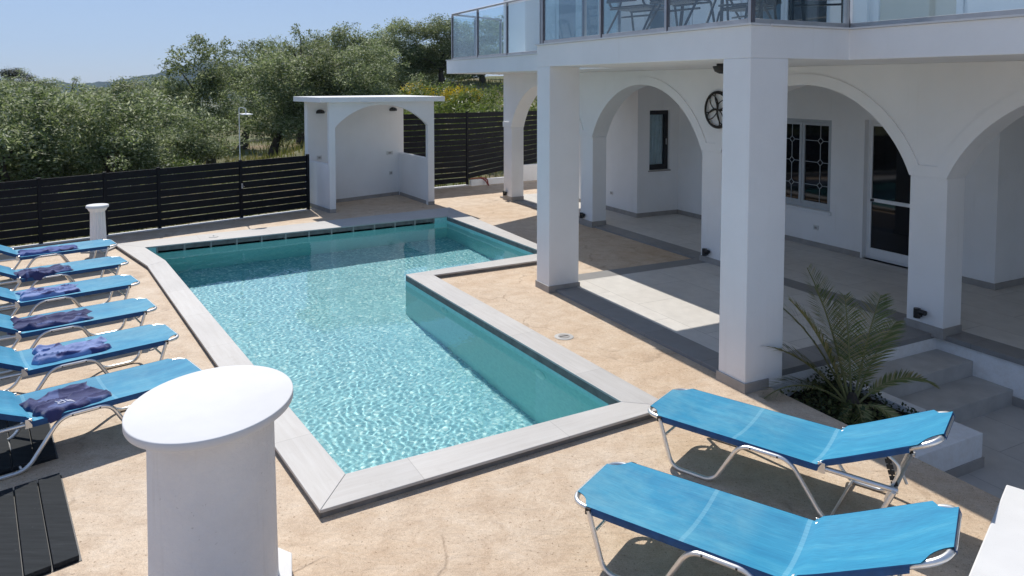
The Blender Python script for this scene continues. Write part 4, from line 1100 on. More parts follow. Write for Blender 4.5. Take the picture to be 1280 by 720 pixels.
# outdoor shower behind the low fence
def on_fence(px, off):
    P = FL0 + nl * off; ray = G(px, 300, 0) - Vector((0, 0, CAM_H)); t = (P.dot(nl)) / (ray.x * nl.x + ray.y * nl.y); return Vector((ray.x * t, ray.y * t, 0))
p = on_fence(302, 0.09); t = thing('outdoor_shower', p, 'slim pale outdoor shower pipe rising behind the low fence left of the shelter', 'shower')
m_ = MB(); zt_ = 2.28; u = Vector((0.93, 0.37, 0))
m_.tube(fillet([p, p + Vector((0, 0, zt_)), p + u * 0.13 + Vector((0, 0, zt_ - 0.03)), p + u * 0.13 + Vector((0, 0, zt_ - 0.14))], 0.05), 0.0105, 8); m_.tube([p + Vector((0, 0, zt_ - 0.14)), p + u * 0.13 + Vector((0, 0, zt_ - 0.14))], 0.01); m_.build('pipe', M['outlet'], t, smooth=True)
m_ = MB(); hc = p + u * 0.15 + Vector((0, 0, zt_ - 0.16)); m_.lathe(hc, [(0.12, 0), (0.12, 0.012), (0.03, 0.03)], 24); m_.build('shower_head', M['whitemetal'], t, smooth=True)
p2 = on_fence(304, -0.05); m_ = MB(); m_.tube([Vector((p2.x, p2.y, 0.62)), Vector((p2.x, p2.y, 0.72))], 0.018, 10); m_.tube([Vector((p2.x, p2.y, 0.68)), Vector((p2.x + 0.06, p2.y - 0.05, 0.66))], 0.01, 8); m_.build('tap', M['steel'], t, smooth=True)

# ------------------------------------------------------------------ pedestals
pc = Vector((-1.570, 3.72, 0)); t = thing('round_pedestal_table', pc, 'big white cylindrical pedestal table with an overhanging round top in the foreground', 'table')
m_ = MB(); m_.lathe(pc, [(0.319, 0.10), (0.315, 0.35), (0.308, 1.055)], 72); m_.build('pillar', M['stucco'], t, smooth=True)
m_ = MB(); m_.lathe((0, 0, 0), [(0.385, 0), (0.397, 0.003), (0.400, 0.010), (0.400, 0.040), (0.398, 0.0435), (0.394, 0.045)], 96); m_.v = [(pc.x + p[0], pc.y + p[1] * 1.18 + 0.01, 1.0555 + p[2]) for p in m_.v]; m_.build('table_top', M['disc'], t, smooth=True, angle=50)
m_ = MB(); m_.prism([pc + Vector((0.42 * math.cos(R(22.5 + 45 * i) + 0.3), 0.42 * math.sin(R(22.5 + 45 * i) + 0.3), 0)) for i in range(8)], 0, 0.10); m_.build('base', M['disc'], t, bevel=0.006)
pc = Vector((-6.83, 11.9, 0)); t = thing('fluted_pedestal', pc, 'small white fluted column pedestal standing by the fence behind the loungers', 'pedestal')
fl = lambda r, z: 0.13 if 0.10 < z < 0.66 else 0.0
m_ = MB(); m_.lathe(pc, [(0.16, 0.03), (0.15, 0.07), (0.125, 0.09), (0.122, 0.11), (0.116, 0.4), (0.11, 0.655), (0.125, 0.67), (0.15, 0.715)], 96, fl); m_.build('shaft', M['plaster'], t, smooth=True, angle=70)
m_ = MB(); m_.lathe(pc + Vector((0, 0, 0.7155)), [(0.155, 0), (0.168, 0.01), (0.168, 0.04), (0.16, 0.048)], 40); m_.build('top', M['disc'], t, smooth=True)
m_ = MB(); m_.obox(pc + Vector((0, 0, 0.015)), (1, 0, 0), (0, 1, 0), (0, 0, 1), 0.19, 0.19, 0.0145); m_.build('base', M['step'], t, bevel=0.004)

# ------------------------------------------------------------------ plank hatches
hd = Vector((math.cos(R(-53.2)), math.sin(R(-53.2)), 0)); hw = Vector((-0.74, -0.675, 0)).normalized()
def hatch(corner, L, npl, lab):
    t = thing('plank_hatch', corner + hd * L / 2 + hw * 0.5, lab, 'hatch cover', 'dark plank hatch covers on the deck')
    w = 0.137
    for i in range(npl):
        m_ = MB(); j0, j1 = rnd.uniform(-0.006, 0.006), rnd.uniform(-0.006, 0.006)
        p0 = corner + hw * (i * w); p1 = p0 + hw * (w - 0.009)
        m_.prism([p0 + hd * j0, p1 + hd * j0, p1 + hd * (L + j1), p0 + hd * (L + j1)], 0.004, 0.034 + rnd.uniform(-0.002, 0.002))
        o = m_.build('plank', M['planks'], t, bevel=0.003)
    m_ = MB()
    m_.prism([corner - hd * 0.012 - hw * 0.012, corner + hd * (L + 0.012) - hw * 0.012, corner + hd * (L + 0.012) + hw * (npl * w + .01), corner - hd * 0.012 + hw * (npl * w + .01)], 0.0008, 0.0038)
    m_.build('dark_gap_backing', M['matt_black'], t)  # black sheet added under the planks, painting shade into the gaps
hatch(G(74.4, 591, 0.03), 1.12, 7, 'dark grey plank hatch cover lying in full sun at the lower left corner')
c2 = G(70.3, 568, 0.03) - hd * 1.1
hatch(c2, 1.1, 7, 'dark plank hatch cover under the lounger nearest the round pedestal table')

# floor drain
q = G(705, 421, 0.0); t = thing('floor_drain', q, 'small round grey floor drain set in the deck between pool and veranda', 'drain')
m_ = MB(); m_.lathe((q.x, q.y, 0.0005), [(0.105, 0), (0.105, 0.004), (0.1, 0.006)], 32); m_.build('rim', M['step'], t, smooth=True)
m_ = MB(); m_.lathe((q.x, q.y, 0.0066), [(0.065, 0), (0.062, 0.003)], 28); gr = m_.build('grate', M['skirt'], t, smooth=True)
m_ = MB(); m_.obox((q.x, q.y, 0.0105), fd, fn, (0, 0, 1), 0.055, 0.007, 0.0008); m_.build('slot', M['matt_black'], gr)

# ------------------------------------------------------------------ parapet lower right
w0 = G(1258, 605, 0.34); w0.z = 0; wd = Vector((-0.735, -0.678, 0)).normalized(); wn = Vector((0.74, -0.67, 0)).normalized()
w1 = G(1210, 720, 0.34); w1.z = 0; wd = (w1 - w0).normalized(); wn = Vector((-wd.y, wd.x, 0))
if wn.x < 0: wn = -wn
m_ = MB(); m_.prism([w0, w0 + wd * 2.4, w0 + wd * 2.4 + wn * 1.3, w0 + wn * 1.3], -0.6, 0.34)
tag(m_.build('parapet', M['disc'], bevel=0.008), 'white parapet wall with a broad top at the lower right corner', 'wall')

# ------------------------------------------------------------------ planter and palm
pl = thing('planter', H(4.3, 0.9, ZP), 'low white planter box holding a young palm beside the steps', 'planter')
PA0, PA1, PB0, PB1, PZ = 3.666, 5.03, 0.304, 1.499, -0.17
m_ = MB(); w = 0.12
m_.hbox(PA1 - 0.3, PA1, PB0, PB1, ZP, PZ); m_.hbox(PA0, PA1 - 0.3, PB1 - w, PB1, ZP, PZ)
m_.build('wall', M['plaster'], pl, bevel=0.006)
m_ = MB(); m_.hbox(PA1 + 0.0005, PA1 + 0.012, PB0, PB1 + 0.012, ZP, ZP + 0.085); m_.hbox(PA1 - 0.57, PA1, PB1 + 0.0005, PB1 + 0.012, ZP, ZP + 0.085); m_.build('skirting', M['skirt'], pl)
m_ = MB(); K = 18; vs = []
for i in range(K + 1):
    for j in range(K + 1):
        a = PA0 + (PA1 - w - PA0) * i / K; b = PB0 + (PB1 - w - PB0) * j / K
        vs.append(H(a, b, PZ - 0.05 + 0.03 * math.sin(i * 1.7 + j) * math.cos(j * 1.3) + rnd.uniform(-.012, .012)))
m_.add(vs, [(i * (K + 1) + j, (i + 1) * (K + 1) + j, (i + 1) * (K + 1) + j + 1, i * (K + 1) + j + 1) for i in range(K) for j in range(K)]); m_.build('soil', M['soil'], pl)
# leafy ground cover in the planter
m_ = MB(); r_ = random.Random(21)
for q in range(4200):
    a = r_.uniform(PA0 + 0.03, PA1 - 0.27); b = r_.uniform(PB0 + 0.03, PB1 - w - 0.05)
    dens = 0.5 + 0.5 * math.sin(a * 5.1 + 1) * math.sin(b * 6.3 + 0.6)
    if r_.random() > 0.25 + 0.75 * dens: continue
    h = r_.uniform(0.0, 0.15) * (0.4 + dens)
    p = H(a, b, PZ - 0.05 + h); th = r_.uniform(0, 6.28); el = r_.uniform(-0.5, 0.9); L = r_.uniform(0.022, 0.055)
    u = Vector((math.cos(th) * math.cos(el), math.sin(th) * math.cos(el), math.sin(el))); s_ = u.cross(Vector((r_.uniform(-.5, .5), r_.uniform(-.5, .5), 1))).normalized() * L * 0.3
    m_.add([p, p + u * L * 0.5 + s_, p + u * L, p + u * L * 0.5 - s_], [(0, 1, 2, 3)])
tag(m_.build('ground_cover', M['cover']), kind='stuff')
pb = H(4.22, 0.92, PZ - 0.06); t = thing('young_palm', pb, 'young feathery palm growing from the planter in front of the steps', 'palm')
m_ = MB(); m_.lathe(pb, [(0.05, 0), (0.075, 0.05), (0.06, 0.12), (0.03, 0.2)], 14); m_.build('trunk', M['bark'], t, smooth=True)
r_ = random.Random(5)
def frond(th, L, lift, droop, green=True):
    m_ = MB(); d = Vector((math.cos(th), math.sin(th), 0)); pts = []
    K = 33; p = pb + Vector((0, 0, 0.08)) + d * 0.03; el = lift
    for i in range(K + 1):
        pts.append(p.copy()); p = p + (d * math.cos(el) + Vector((0, 0, math.sin(el)))) * (L / K); el -= droop / K * (0.4 + 1.4 * i / K)
    m_.tube(pts, [0.011 * (1 - 0.8 * i / K) + 0.0016 for i in range(K + 1)], 5)
    for i in range(int(K * 0.22) * 2, K * 2):
        f = i / (2 * K); i0 = min(int(f * K), K - 1); q = pts[i0].lerp(pts[i0 + 1], f * K - i0); tg = (pts[i0 + 1] - pts[i0]).normalized()
        side = tg.cross(Vector((0, 0, 1))).normalized(); up = side.cross(tg)
        ll = (0.25 * math.sin(math.pi * (0.12 + 0.80 * (f - 0.2) / 0.8)) + 0.03) * (L / 1.1)
        for s_ in (-1, 1):
            v = (side * s_ * 0.72 + tg * (0.55 + 0.3 * f) + up * 0.28 + Vector((r_.uniform(-.08, .08), r_.uniform(-.08, .08), r_.uniform(-.12, .05)))).normalized()
            wv = tg * 0.0055 + up * 0.003 * s_
            e1 = q + v * ll * 0.5 + Vector((0, 0, -0.012)); e2 = q + v * ll + Vector((0, 0, -0.05 * ll / 0.25))
            m_.add([q - wv * 0.7, q + wv * 0.7, e1 + wv, e2, e1 - wv], [(0, 1, 2, 4), (4, 2, 3)])
    return m_.build('frond', M['palm'], t)
for th, L, lift, dr_ in ((150, 1.15, 1.15, 0.55), (120, 1.35, 1.32, 0.35), (48, 1.25, 1.0, 0.45), (80, 1.05, 1.38, 0.3), (35, 1.05, 0.95, 0.55), (2, 0.86, 0.8, 1.35), (172, 1.15, 0.92, 0.95), (192, 1.0, 0.68, 1.25), (255, 0.6, 0.7, 2.0), (300, 0.55, 0.6, 1.8), (165, 1.15, 1.25, 0.45), (230, 0.55, 0.45, 1.4), (100, 1.2, 1.2, 0.5)):
    frond(R(th), L * 0.93, lift, dr_)

# ------------------------------------------------------------------ sun loungers
RZ = 0.335; HWD = 0.275
def lounger_parts(root, back_up=0.335, back_run=0.65):
    hx = 1.22
    # fixed frame with rounded foot end
    p = fillet([(1.68, -HWD, RZ), (0.0, -HWD, RZ), (0.0, HWD, RZ), (1.68, HWD, RZ)], 0.13, 8)
    m_ = MB(); m_.tube(p, 0.016, 10); m_.tube([(1.66, -HWD, RZ), (1.66, HWD, RZ)], 0.011, 8)
    m_.build('frame', M['alu'], root, local=True, smooth=True)
    # backrest loop
    bl = math.hypot(back_up, back_run); c, s_ = back_run / bl, back_up / bl
    def bp(u, y, h=0): return Vector((hx + 0.02 + u * c - h * s_, y, RZ + 0.02 + u * s_ + h * c))
    p = fillet([bp(0, -HWD + .018), bp(bl, -HWD + .018), bp(bl, HWD - .018), bp(0, HWD - .018)], 0.13, 8)
    m_ = MB(); m_.tube(p, 0.0165, 10); bf_ = m_.build('backrest_frame', M['alu'], root, local=True, smooth=True)
    for sy in (-1, 1):
        m_ = MB(); m_.obox((hx + 0.03, sy * (HWD + 0.017), RZ + 0.008), (1, 0, 0), (0, 1, 0), (0, 0, 1), 0.022, 0.005, 0.034); m_.build('hinge', M['alu'], root, local=True, bevel=0.003)
    # sling
    xs_ = [0.004, 0.012, 0.024, 0.04, 0.06, 0.08, 0.1, 0.118, 0.13] + [0.13 + (hx - 0.13) * i / 22 for i in range(1, 23)]
    rows = []
    def halfw(d):   # concave corner cut at distance d from the end
        rc = 0.105
        return HWD + 0.019 - (math.sqrt(max(0, rc * rc - d * d)) if d < rc else 0)
    yn = 12
    fr_ = MB(); hem = MB()
    def row(cx_fn, hw, sag, edge):
        vs = []
        for j in range(yn + 1):
            y = -hw + 2 * hw * j / yn
            k_ = max(0.0, 1 - (y / (min(hw, 0.27) - 0.018)) ** 2) ** 0.85
            vs.append(cx_fn(y, -sag * k_))
        return vs
    R_ = []; E_ = []
    for x in xs_:
        hw = halfw(x); sg = 0.036 * min(1, x / 0.35) * (0.8 + 0.2 * math.sin(x * 7 + 0.6))
        R_.append(row(lambda y, dz, x=x: Vector((x, y, RZ + 0.019 + dz)), hw, sg, 0)); E_.append(x >= 0.129)
    nb = 18
    us = [bl * i / nb for i in range(1, nb - 3)] + [bl - 0.118, bl - 0.1, bl - 0.085, bl - 0.07, bl - 0.05, bl - 0.03, bl - 0.015, bl - 0.004, bl + 0.014]
    us = sorted(u for u in us if u > 0.02)
    for u in us:
        hw = halfw(max(0.0, bl - u)) - 0.004; sg = 0.042 * min(1, max(0, bl - u) / 0.3) * min(1.0, 0.6 + u / 0.3)
        # soften the fold near the hinge
        R_.append(row(lambda y, dz, u=u: bp(u, y, 0.0215 + dz) + Vector((0, 0, 0.010 * math.exp(-u / 0.08))), hw, sg, 0)); E_.append(bl - u > 0.129)
    n0 = yn + 1
    vs = [p for r in R_ for p in r]
    fs = [(i * n0 + j, (i + 1) * n0 + j, (i + 1) * n0 + j + 1, i * n0 + j + 1) for i in range(len(R_) - 1) for j in range(yn)]
    # thickness underneath
    o = len(vs); vs += [p + Vector((0, 0, -0.004)) for p in list(vs)]
    fs += [(o + i * n0 + j, o + i * n0 + j + 1, o + (i + 1) * n0 + j + 1, o + (i + 1) * n0 + j) for i in range(len(R_) - 1) for j in range(yn)]
    fr_.add(vs, fs)
    sl = fr_.build('sling', M['fabric'], root, local=True, smooth=True, angle=60)
    # hem turned down over each rail
    for sd, j in ((-1, 0), (1, yn)):
        pts = [R_[i][j] for i in range(len(R_)) if E_[i]]
        v2 = []; 
        for p in pts:
            v2 += [p + Vector((0, 0, 0.001)), p + Vector((0, sd * 0.006, -0.012)), p + Vector((0, sd * 0.002, -0.042))]
        hem.add(v2, [f for i in range(len(pts) - 1) for f in ((3 * i, 3 * i + 3, 3 * i + 4, 3 * i + 1), (3 * i + 1, 3 * i + 4, 3 * i + 5, 3 * i + 2))])
    for rr, dx in ((R_[0], Vector((-0.006, 0, -0.03))), (R_[-1], Vector((0.014, 0, -0.034)))):
        v2 = []
        for p in rr: v2 += [p + Vector((0, 0, 0.0005)), p + dx]
        hem.add(v2, [(2 * j, 2 * j + 2, 2 * j + 3, 2 * j + 1) for j in range(len(rr) - 1)])
    hem.build('hem', M['hem'], sl, local=True, smooth=True, angle=80)
    # legs: one bent tube down each side
    for sd in (-1, 1):
        y = sd * (HWD + 0.022); zl = 0.014; zr_ = RZ - 0.006
        path = [(0.135, y, zr_ + .01), (0.235, y, zl), (0.545, y, zl), (0.73, y, zr_), (1.055, y, zr_), (1.27, y, zl), (1.52, y, zl), (1.66, y, zr_)]
        m_ = MB(); m_.tube(fillet(path, 0.075, 6), 0.0148, 9); m_.build('leg', M['alu'], root, local=True, smooth=True)
        m_ = MB(); m_.obox((0.135, y * 0.98, RZ - 0.002), (1, 0, 0), (0, 1, 0), (0, 0, 1), 0.016, 0.016, 0.018)
        m_.build('end_cap', M['blackplastic'], root, local=True)
        for bx_ in (0.80, 0.98): m_ = MB(); m_.obox((bx_, y + sd * 0.014, zr_), (1, 0, 0), (0, 1, 0), (0, 0, 1), 0.005, 0.003, 0.005); m_.build('bolt', M['blackplastic'], root, local=True)
        # backrest prop
        m_ = MB(); yy = sd * (HWD - 0.03); m_.tube(fillet([bp(bl * 0.55, yy, -0.01), bp(bl * 0.62, yy, -0.10), (1.60, yy, RZ - 0.11), (1.64, yy, RZ - 0.2)], 0.05), 0.010, 8); m_.build('prop', M['alu'], root, local=True, smooth=True)
        m_ = MB(); q0 = bp(bl * 0.55, yy, -0.03); q1 = Vector((1.66, yy, RZ))
        for i in range(5):
            f = 0.15 + 0.18 * i; cpt = q0.lerp(q1, f); m_.obox(cpt, (q1 - q0).normalized(), (0, 1, 0), (q1 - q0).normalized().cross(Vector((0, 1, 0))), 0.012, 0.005, 0.018)
        m_.tube([q0, q1], 0.006, 6); m_.build('ratchet', M['blackplastic'], root, local=True)
    m_ = MB(); m_.tube([(0.24, -HWD - .02, 0.05), (0.24, HWD + .02, 0.05)], 0.009, 8) if False else m_.tube([(0.17, -HWD - .02, 0.22), (0.17, HWD + .02, 0.22)], 0.009, 8)
    m_.build('crossbar', M['alu'], root, local=True); m_ = MB(); m_.tube([(1.30, -HWD - .02, 0.02), (1.30, HWD + .02, 0.02)], 0.009, 8); m_.build('crossbar', M['alu'], root, local=True)
def copy_thing(src, loc, rz, label, group):
    r = src.copy(); COL.objects.link(r); r.location = loc; r.rotation_euler = (0, 0, rz); r['label'] = label; r['group'] = group
    for ch in src.children:
        c = ch.copy(); COL.objects.link(c); c.parent = r
        for g in ch.children:
            d = g.copy(); COL.objects.link(d); d.parent = c
    return r
LB = [((-2.717, 6.11), 223.2, 'blue sling lounger nearest the round pedestal table, carrying a navy towel'),
      ((-3.336, 7.011), 222, 'blue sling lounger with a pale blue towel, second from the round pedestal table'),
      ((-3.967, 7.891), 220.3, 'blue sling lounger with a spread navy towel, third from the round pedestal table'),
      ((-4.667, 8.891), 221.5, 'blue sling lounger with a pale grey-blue towel, fourth from the round pedestal table'),
      ((-5.327, 9.88), 222.4, 'blue sling lounger with a bunched navy towel, last but one towards the fence'),
      ((-6.077, 10.99), 221, 'blue sling lounger at the far end of the left row, beside the fluted pedestal'),
      ((1.145, 5.457), -38.3, 'bare blue sling lounger in front of the palm planter'),
      ((0.49, 4.325), -34.5, 'bare blue sling lounger nearest the camera at the bottom right')]
GL = 'blue aluminium sun loungers around the pool'
proto = None
beds = []
for (x, y), deg, lab in LB:
    if proto is None:
        proto = thing('sun_lounger', (x, y, 0), lab, 'sun lounger', GL); lounger_parts(proto)
        proto.rotation_euler = (0, 0, R(deg)); beds.append(proto)
    else: beds.append(copy_thing(proto, (x, y, 0), R(deg), lab, GL))

# towels
def towel(bed_i, x0, x1, y0, y1, m, seed, lab, twist=0.0, h=0.05, emblem=False):
    (bx, by), deg, _ = LB[bed_i]; r_ = random.Random(seed)
    ang = R(deg); ca, sa = math.cos(ang), math.sin(ang)
    nx_, ny_ = 70, 46
    cx, cy = (x0 + x1) / 2, (y0 + y1) / 2; hx, hy = (x1 - x0) / 2, (y1 - y0) / 2
    ed = [r_.uniform(0, 6.28) for _ in range(6)]
    sx_, sy_ = r_.uniform(0, 50), r_.uniform(0, 50)
    def edge(t, k): return 1 + 0.16 * (abs(((t * 0.9 + ed[k]) % 2.0) - 1.0) - 0.5) + 0.10 * (abs(((t * 2.1 + ed[k + 1]) % 2.0) - 1.0) - 0.5)
    ca1 = r_.uniform(-0.35, 0.35)
    def crease(x, y):
        r1 = 1 - abs(mnoise.noise(Vector((x * 4.0 + sx_, y * 6.0 + sy_, 0.3)))) * 2.2
        r2 = 1 - abs(mnoise.noise(Vector((x * 11.0 + sy_, y * 15.0 + sx_, 1.7)))) * 2.2
        return max(0, r1) ** 3 * 0.72 + max(0, r2) ** 2 * 0.14
    vs = []
    for layer in (1, 0):
        for i in range(nx_ + 1):
            for j in range(ny_ + 1):
                u = -1 + 2 * i / nx_; v = -1 + 2 * j / ny_
                x = u * hx * edge(v * 1.5, 0); y = v * hy * edge(u * 1.5, 2)
                xr = cx + x * math.cos(twist) - y * math.sin(twist); yr = cy + x * math.sin(twist) + y * math.cos(twist)
                w = crease(xr, yr)
                # flaps folded back over the cloth: sharp steps along slanted fold lines
                f1 = smooth(-0.012, 0.012, y + ca1 * x + 0.03 + 0.02 * math.sin(x * 17 + ed[4]))
                f2 = smooth(-0.012, 0.012, x * 0.8 - y * ca1 - 0.06 + 0.025 * math.sin(y * 15 + ed[5]))
                rim = min(1, (1 - abs(u)) * 9) ** 0.5 * min(1, (1 - abs(v)) * 7) ** 0.5
                z = RZ + 0.012 + (0.014 + (h * 0.62 * w + 0.020 * f1 + 0.015 * f2) * rim if layer else -0.004)
                z -= 0.030 * (1 - (min(1, abs(yr) / 0.27)) ** 2)
                over = max(0, abs(yr) - 0.285)
                z -= over * 1.1
                vs.append((bx + xr * ca - yr * sa, by + xr * sa + yr * ca, z))
    n1 = (nx_ + 1) * (ny_ + 1); fs = []
    idx = lambda i, j: i * (ny_ + 1) + j
    for i in range(nx_):
        for j in range(ny_):
            fs.append((idx(i, j), idx(i + 1, j), idx(i + 1, j + 1), idx(i, j + 1))); fs.append((n1 + idx(i, j), n1 + idx(i, j + 1), n1 + idx(i + 1, j + 1), n1 + idx(i + 1, j)))
    bd_ = [idx(i, 0) for i in range(nx_)] + [idx(nx_, j) for j in range(ny_)] + [idx(i, ny_) for i in range(nx_, 0, -1)] + [idx(0, j) for j in range(ny_, 0, -1)]
    for k_ in range(len(bd_)):
        a, b = bd_[k_], bd_[(k_ + 1) % len(bd_)]; fs.append((b, a, n1 + a, n1 + b))
    c0 = Vector((bx + cx * ca - cy * sa, by + cx * sa + cy * ca, RZ + 0.02))
    root = bpy.data.objects.new('towel', None) if False else None
    mb_ = MB(); mb_.add([Vector(p) - c0 for p in vs], fs)
    o = mb_.build('towel', m, None, smooth=True, angle=75); o.location = c0
    tag(o, lab, 'towel', 'towels left on the loungers')
    if emblem:
        e_ = MB()
        def at(u, v):
            i = int((u + 1) / 2 * nx_); j = int((v + 1) / 2 * ny_); return Vector(vs[idx(i, j)]) + Vector((0, 0, 0.004)) - c0
        # white stitched letters, drawn as short strokes over the cloth
        us = (0.10, 0.22, 0.34, 0.46)
        for k_, u in enumerate(us):
            e_.tube([at(u, 0.38), at(u, 0.52), at(u, 0.66)], 0.004, 5)
            if k_ % 2 == 0: e_.tube([at(u, 0.52), at(u + 0.09, 0.52)], 0.004, 5); e_.tube([at(u, 0.66), at(u + 0.09, 0.66)], 0.004, 5)
            else: e_.tube([at(u - 0.05, 0.66), at(u + 0.06, 0.6)], 0.004, 5)
        e_.build('embroidery', M['emb'], o, local=True)
    return o
towel(0, 0.72, 1.20, -0.2, 0.27, M['towel_navy'], 3, 'navy folded towel with white stitched lettering, on the lounger nearest the round pedestal', 0.25, 0.055, True)
towel(1, 0.56, 1.13, -0.22, 0.16, M['towel_light'], 8, 'pale blue rumpled towel on the second lounger of the left row', -0.12, 0.07)
towel(2, 0.6, 1.28, -0.23, 0.2, M['towel_navy'], 12, 'navy towel spread loosely on the third lounger of the left row', -0.1, 0.06)
towel(3, 0.62, 1.18, -0.22, 0.2, M['towel_light'], 17, 'pale grey-blue towel with a dark fold on the fourth lounger of the left row', -0.05, 0.065)
towel(4, 0.66, 1.25, -0.21, 0.28, M['towel_navy'], 23, 'bunched dark navy towel on the lounger next to last before the fence', 0.15, 0.07)
towel(5, 0.5, 1.2, -0.2, 0.22, M['towel_mix'], 31, 'long blue and navy folded towel on the farthest lounger', 0.02, 0.05)

# ------------------------------------------------------------------ trees
def leaf_mesh(name, centres, radii, per, ls, lw, seed, m, up_bias=0.0, squash=0.8):
    g = np.random.default_rng(seed); V = []; 
    P = []; D = []
    for c, r in zip(centres, radii):
        k_ = int(per * (r / 0.5) ** 2)
        d = g.normal(size=(k_, 3)); d /= np.linalg.norm(d, axis=1)[:, None]
        rad = r * (0.35 + 0.65 * g.random(k_) ** 0.6)
        rad *= 1 + 0.35 * np.sin(d[:, 0] * 7 + c[0] * 9) * np.sin(d[:, 2] * 6 + c[1] * 7)
        q = d * rad[:, None]; q[:, 2] *= squash; D.append(d)
        P.append(np.array(c) + q)
    P = np.concatenate(P); D = np.concatenate(D); k_ = len(P)
    u = g.normal(size=(k_, 3)); u[:, 2] = u[:, 2] * 0.8 + up_bias; u /= np.linalg.norm(u, axis=1)[:, None]
    nb_ = g.normal(size=(k_, 3)) * 0.5 + D * 0.7 + np.array([-0.1, 0.1, 0.55])
    w = np.cross(u, nb_); w /= np.linalg.norm(w, axis=1)[:, None]
    L = (ls * (0.6 + 0.8 * g.random(k_)))[:, None]; W = (lw * (0.6 + 0.8 * g.random(k_)))[:, None]
    nrm = np.cross(u, w)
    a = P - u * L * 0.5; b = P + w * W * 0.5 + nrm * W * 0.15; c_ = P + u * L * 0.5; d_ = P - w * W * 0.5 + nrm * W * 0.15
    V = np.stack([a, b, c_, d_], 1).reshape(-1, 3)
    me = bpy.data.meshes.new(name); me.vertices.add(4 * k_); me.vertices.foreach_set('co', V.astype(np.float32).ravel())
    me.loops.add(4 * k_); me.loops.foreach_set('vertex_index', np.arange(4 * k_, dtype=np.int32))
    me.polygons.add(k_); me.polygons.foreach_set('loop_start', np.arange(0, 4 * k_, 4, dtype=np.int32)); me.polygons.foreach_set('loop_total', np.full(k_, 4, dtype=np.int32))
    me.update(calc_edges=True); me.materials.append(m)
    return me
def make_tree(seed, h, wd, clear, mleaf, per=330, style='olive', ls=0.13, lw=0.045):
    """returns (trunk mesh, crown mesh) for a tree of height h and crown half width wd, crown starting at clear"""
    r_ = random.Random(seed); mb = MB(); C = []; Rd = []
    def limb(p, d, L, r0, depth):
        k_ = 6; pts = [p.copy()]; dd = d.copy()
        for i in range(k_):
            dd = (dd + Vector((r_.uniform(-.28, .28), r_.uniform(-.28, .28), r_.uniform(-.1, .2)))).normalized(); p = p + dd * (L / k_); pts.append(p.copy())
        mb.tube(pts, [max(0.008, r0 * (1 - 0.6 * i / k_)) for i in range(k_ + 1)], 7 if depth < 2 else 5)
        if depth >= 2: C.append(tuple(p)); Rd.append(r_.uniform(0.28, 0.52) * wd / 1.7); return
        for q in range(3 if depth == 0 else r_.choice((2, 3, 3))):
            th = r_.uniform(0, 6.28); sp = r_.uniform(0.5, 1.1)
            nd = (dd + Vector((math.cos(th) * sp, math.sin(th) * sp, r_.uniform(-.15, .45)))).normalized()
            limb(p.copy(), nd, L * r_.uniform(0.6, 0.85), r0 * 0.45, depth + 1)
    tr = h * 0.05
    lean = Vector((r_.uniform(-.25, .25), r_.uniform(-.25, .25), 1)).normalized()
    nst = r_.choice((1, 2)) if style == 'olive' else 1
    for q in range(nst):
        limb(Vector((r_.uniform(-.1, .1), r_.uniform(-.1, .1), -0.35)), (lean + Vector((r_.uniform(-.5, .5), r_.uniform(-.5, .5), 0)) * (nst - 1)).normalized(), clear + 0.35 + h * 0.12, tr, 0)
    # fill the crown envelope with more clumps
    zc = (clear + h) / 2; hz = (h - clear) / 2
    nfill = int((38 if style != 'umbrella' else 110) * (wd / 1.7))
    for q in range(nfill):
        th = r_.uniform(0, 6.28); rr = r_.random() ** 0.5; zz = r_.uniform(-1, 1)
        lim = math.sqrt(max(0.05, 1 - (abs(zz) ** 2.2))) if style != 'spire' else (0.9 - 0.75 * (zz * 0.5 + 0.5))
        if style == 'umbrella': lim = 1.0 if zz > -0.2 else 0.6
        k_ = wd * (0.8 + 0.22 * math.sin(3 * th + seed)) * lim
        C.append((math.cos(th) * rr * k_, math.sin(th) * rr * k_, zc + zz * hz * (0.86 + 0.16 * math.sin(2 * th + seed * 1.7)))); Rd.append(r_.uniform(0.24, 0.56) * wd / 1.7)
    # a few sprigs that break the outline at the top
    for q in range(16):
        th = r_.uniform(0, 6.28); rr = r_.uniform(0.1, 0.8) * wd
        C.append((math.cos(th) * rr, math.sin(th) * rr, h * r_.uniform(0.88, 1.0) - 0.45 * (rr / wd) ** 2 * h * 0.5)); Rd.append(r_.uniform(0.14, 0.26) * wd / 1.7)
    C = [(c[0], c[1], max(c[2], 0.25)) for c in C]
    cm = leaf_mesh('crown', C, Rd, per, ls, lw, seed + 50, mleaf, 0.25)
    tm = bpy.data.meshes.new('trunk'); tm.from_pydata(mb.v, [], mb.f); tm.materials.append(M['bark'])
    tm.polygons.foreach_set('use_smooth', [True] * len(tm.polygons)); tm.update()
    return tm, cm
VAR = {
    'bushy': make_tree(11, 3.4, 1.9, 0.25, M['olive'], 215), 'bushy2': make_tree(12, 3.2, 1.8, 0.2, M['olive'], 215),
    'tall': make_tree(13, 5.0, 1.9, 0.9, M['olive_dark'], 250), 'wide': make_tree(14, 4.8, 2.4, 0.7, M['olive'], 250),
    'wide2': make_tree(15, 4.6, 2.2, 0.6, M['olive_dark'], 260), 'airy': make_tree(16, 4.5, 1.5, 1.6, M['olive'], 120),
    'spire': make_tree(17, 4.6, 1.1, 1.0, M['olive_dark'], 240, 'spire'), 'umbrella': make_tree(18, 5.0, 3.0, 2.8, M['pine'], 520, 'umbrella', 0.16, 0.05)}
DIM = {'bushy': (3.4, 1.9), 'bushy2': (3.2, 1.8), 'tall': (5.0, 1.9), 'wide': (4.8, 2.4), 'wide2': (4.6, 2.2), 'airy': (4.5, 1.5), 'spire': (4.6, 1.1), 'umbrella': (5.0, 3.0)}
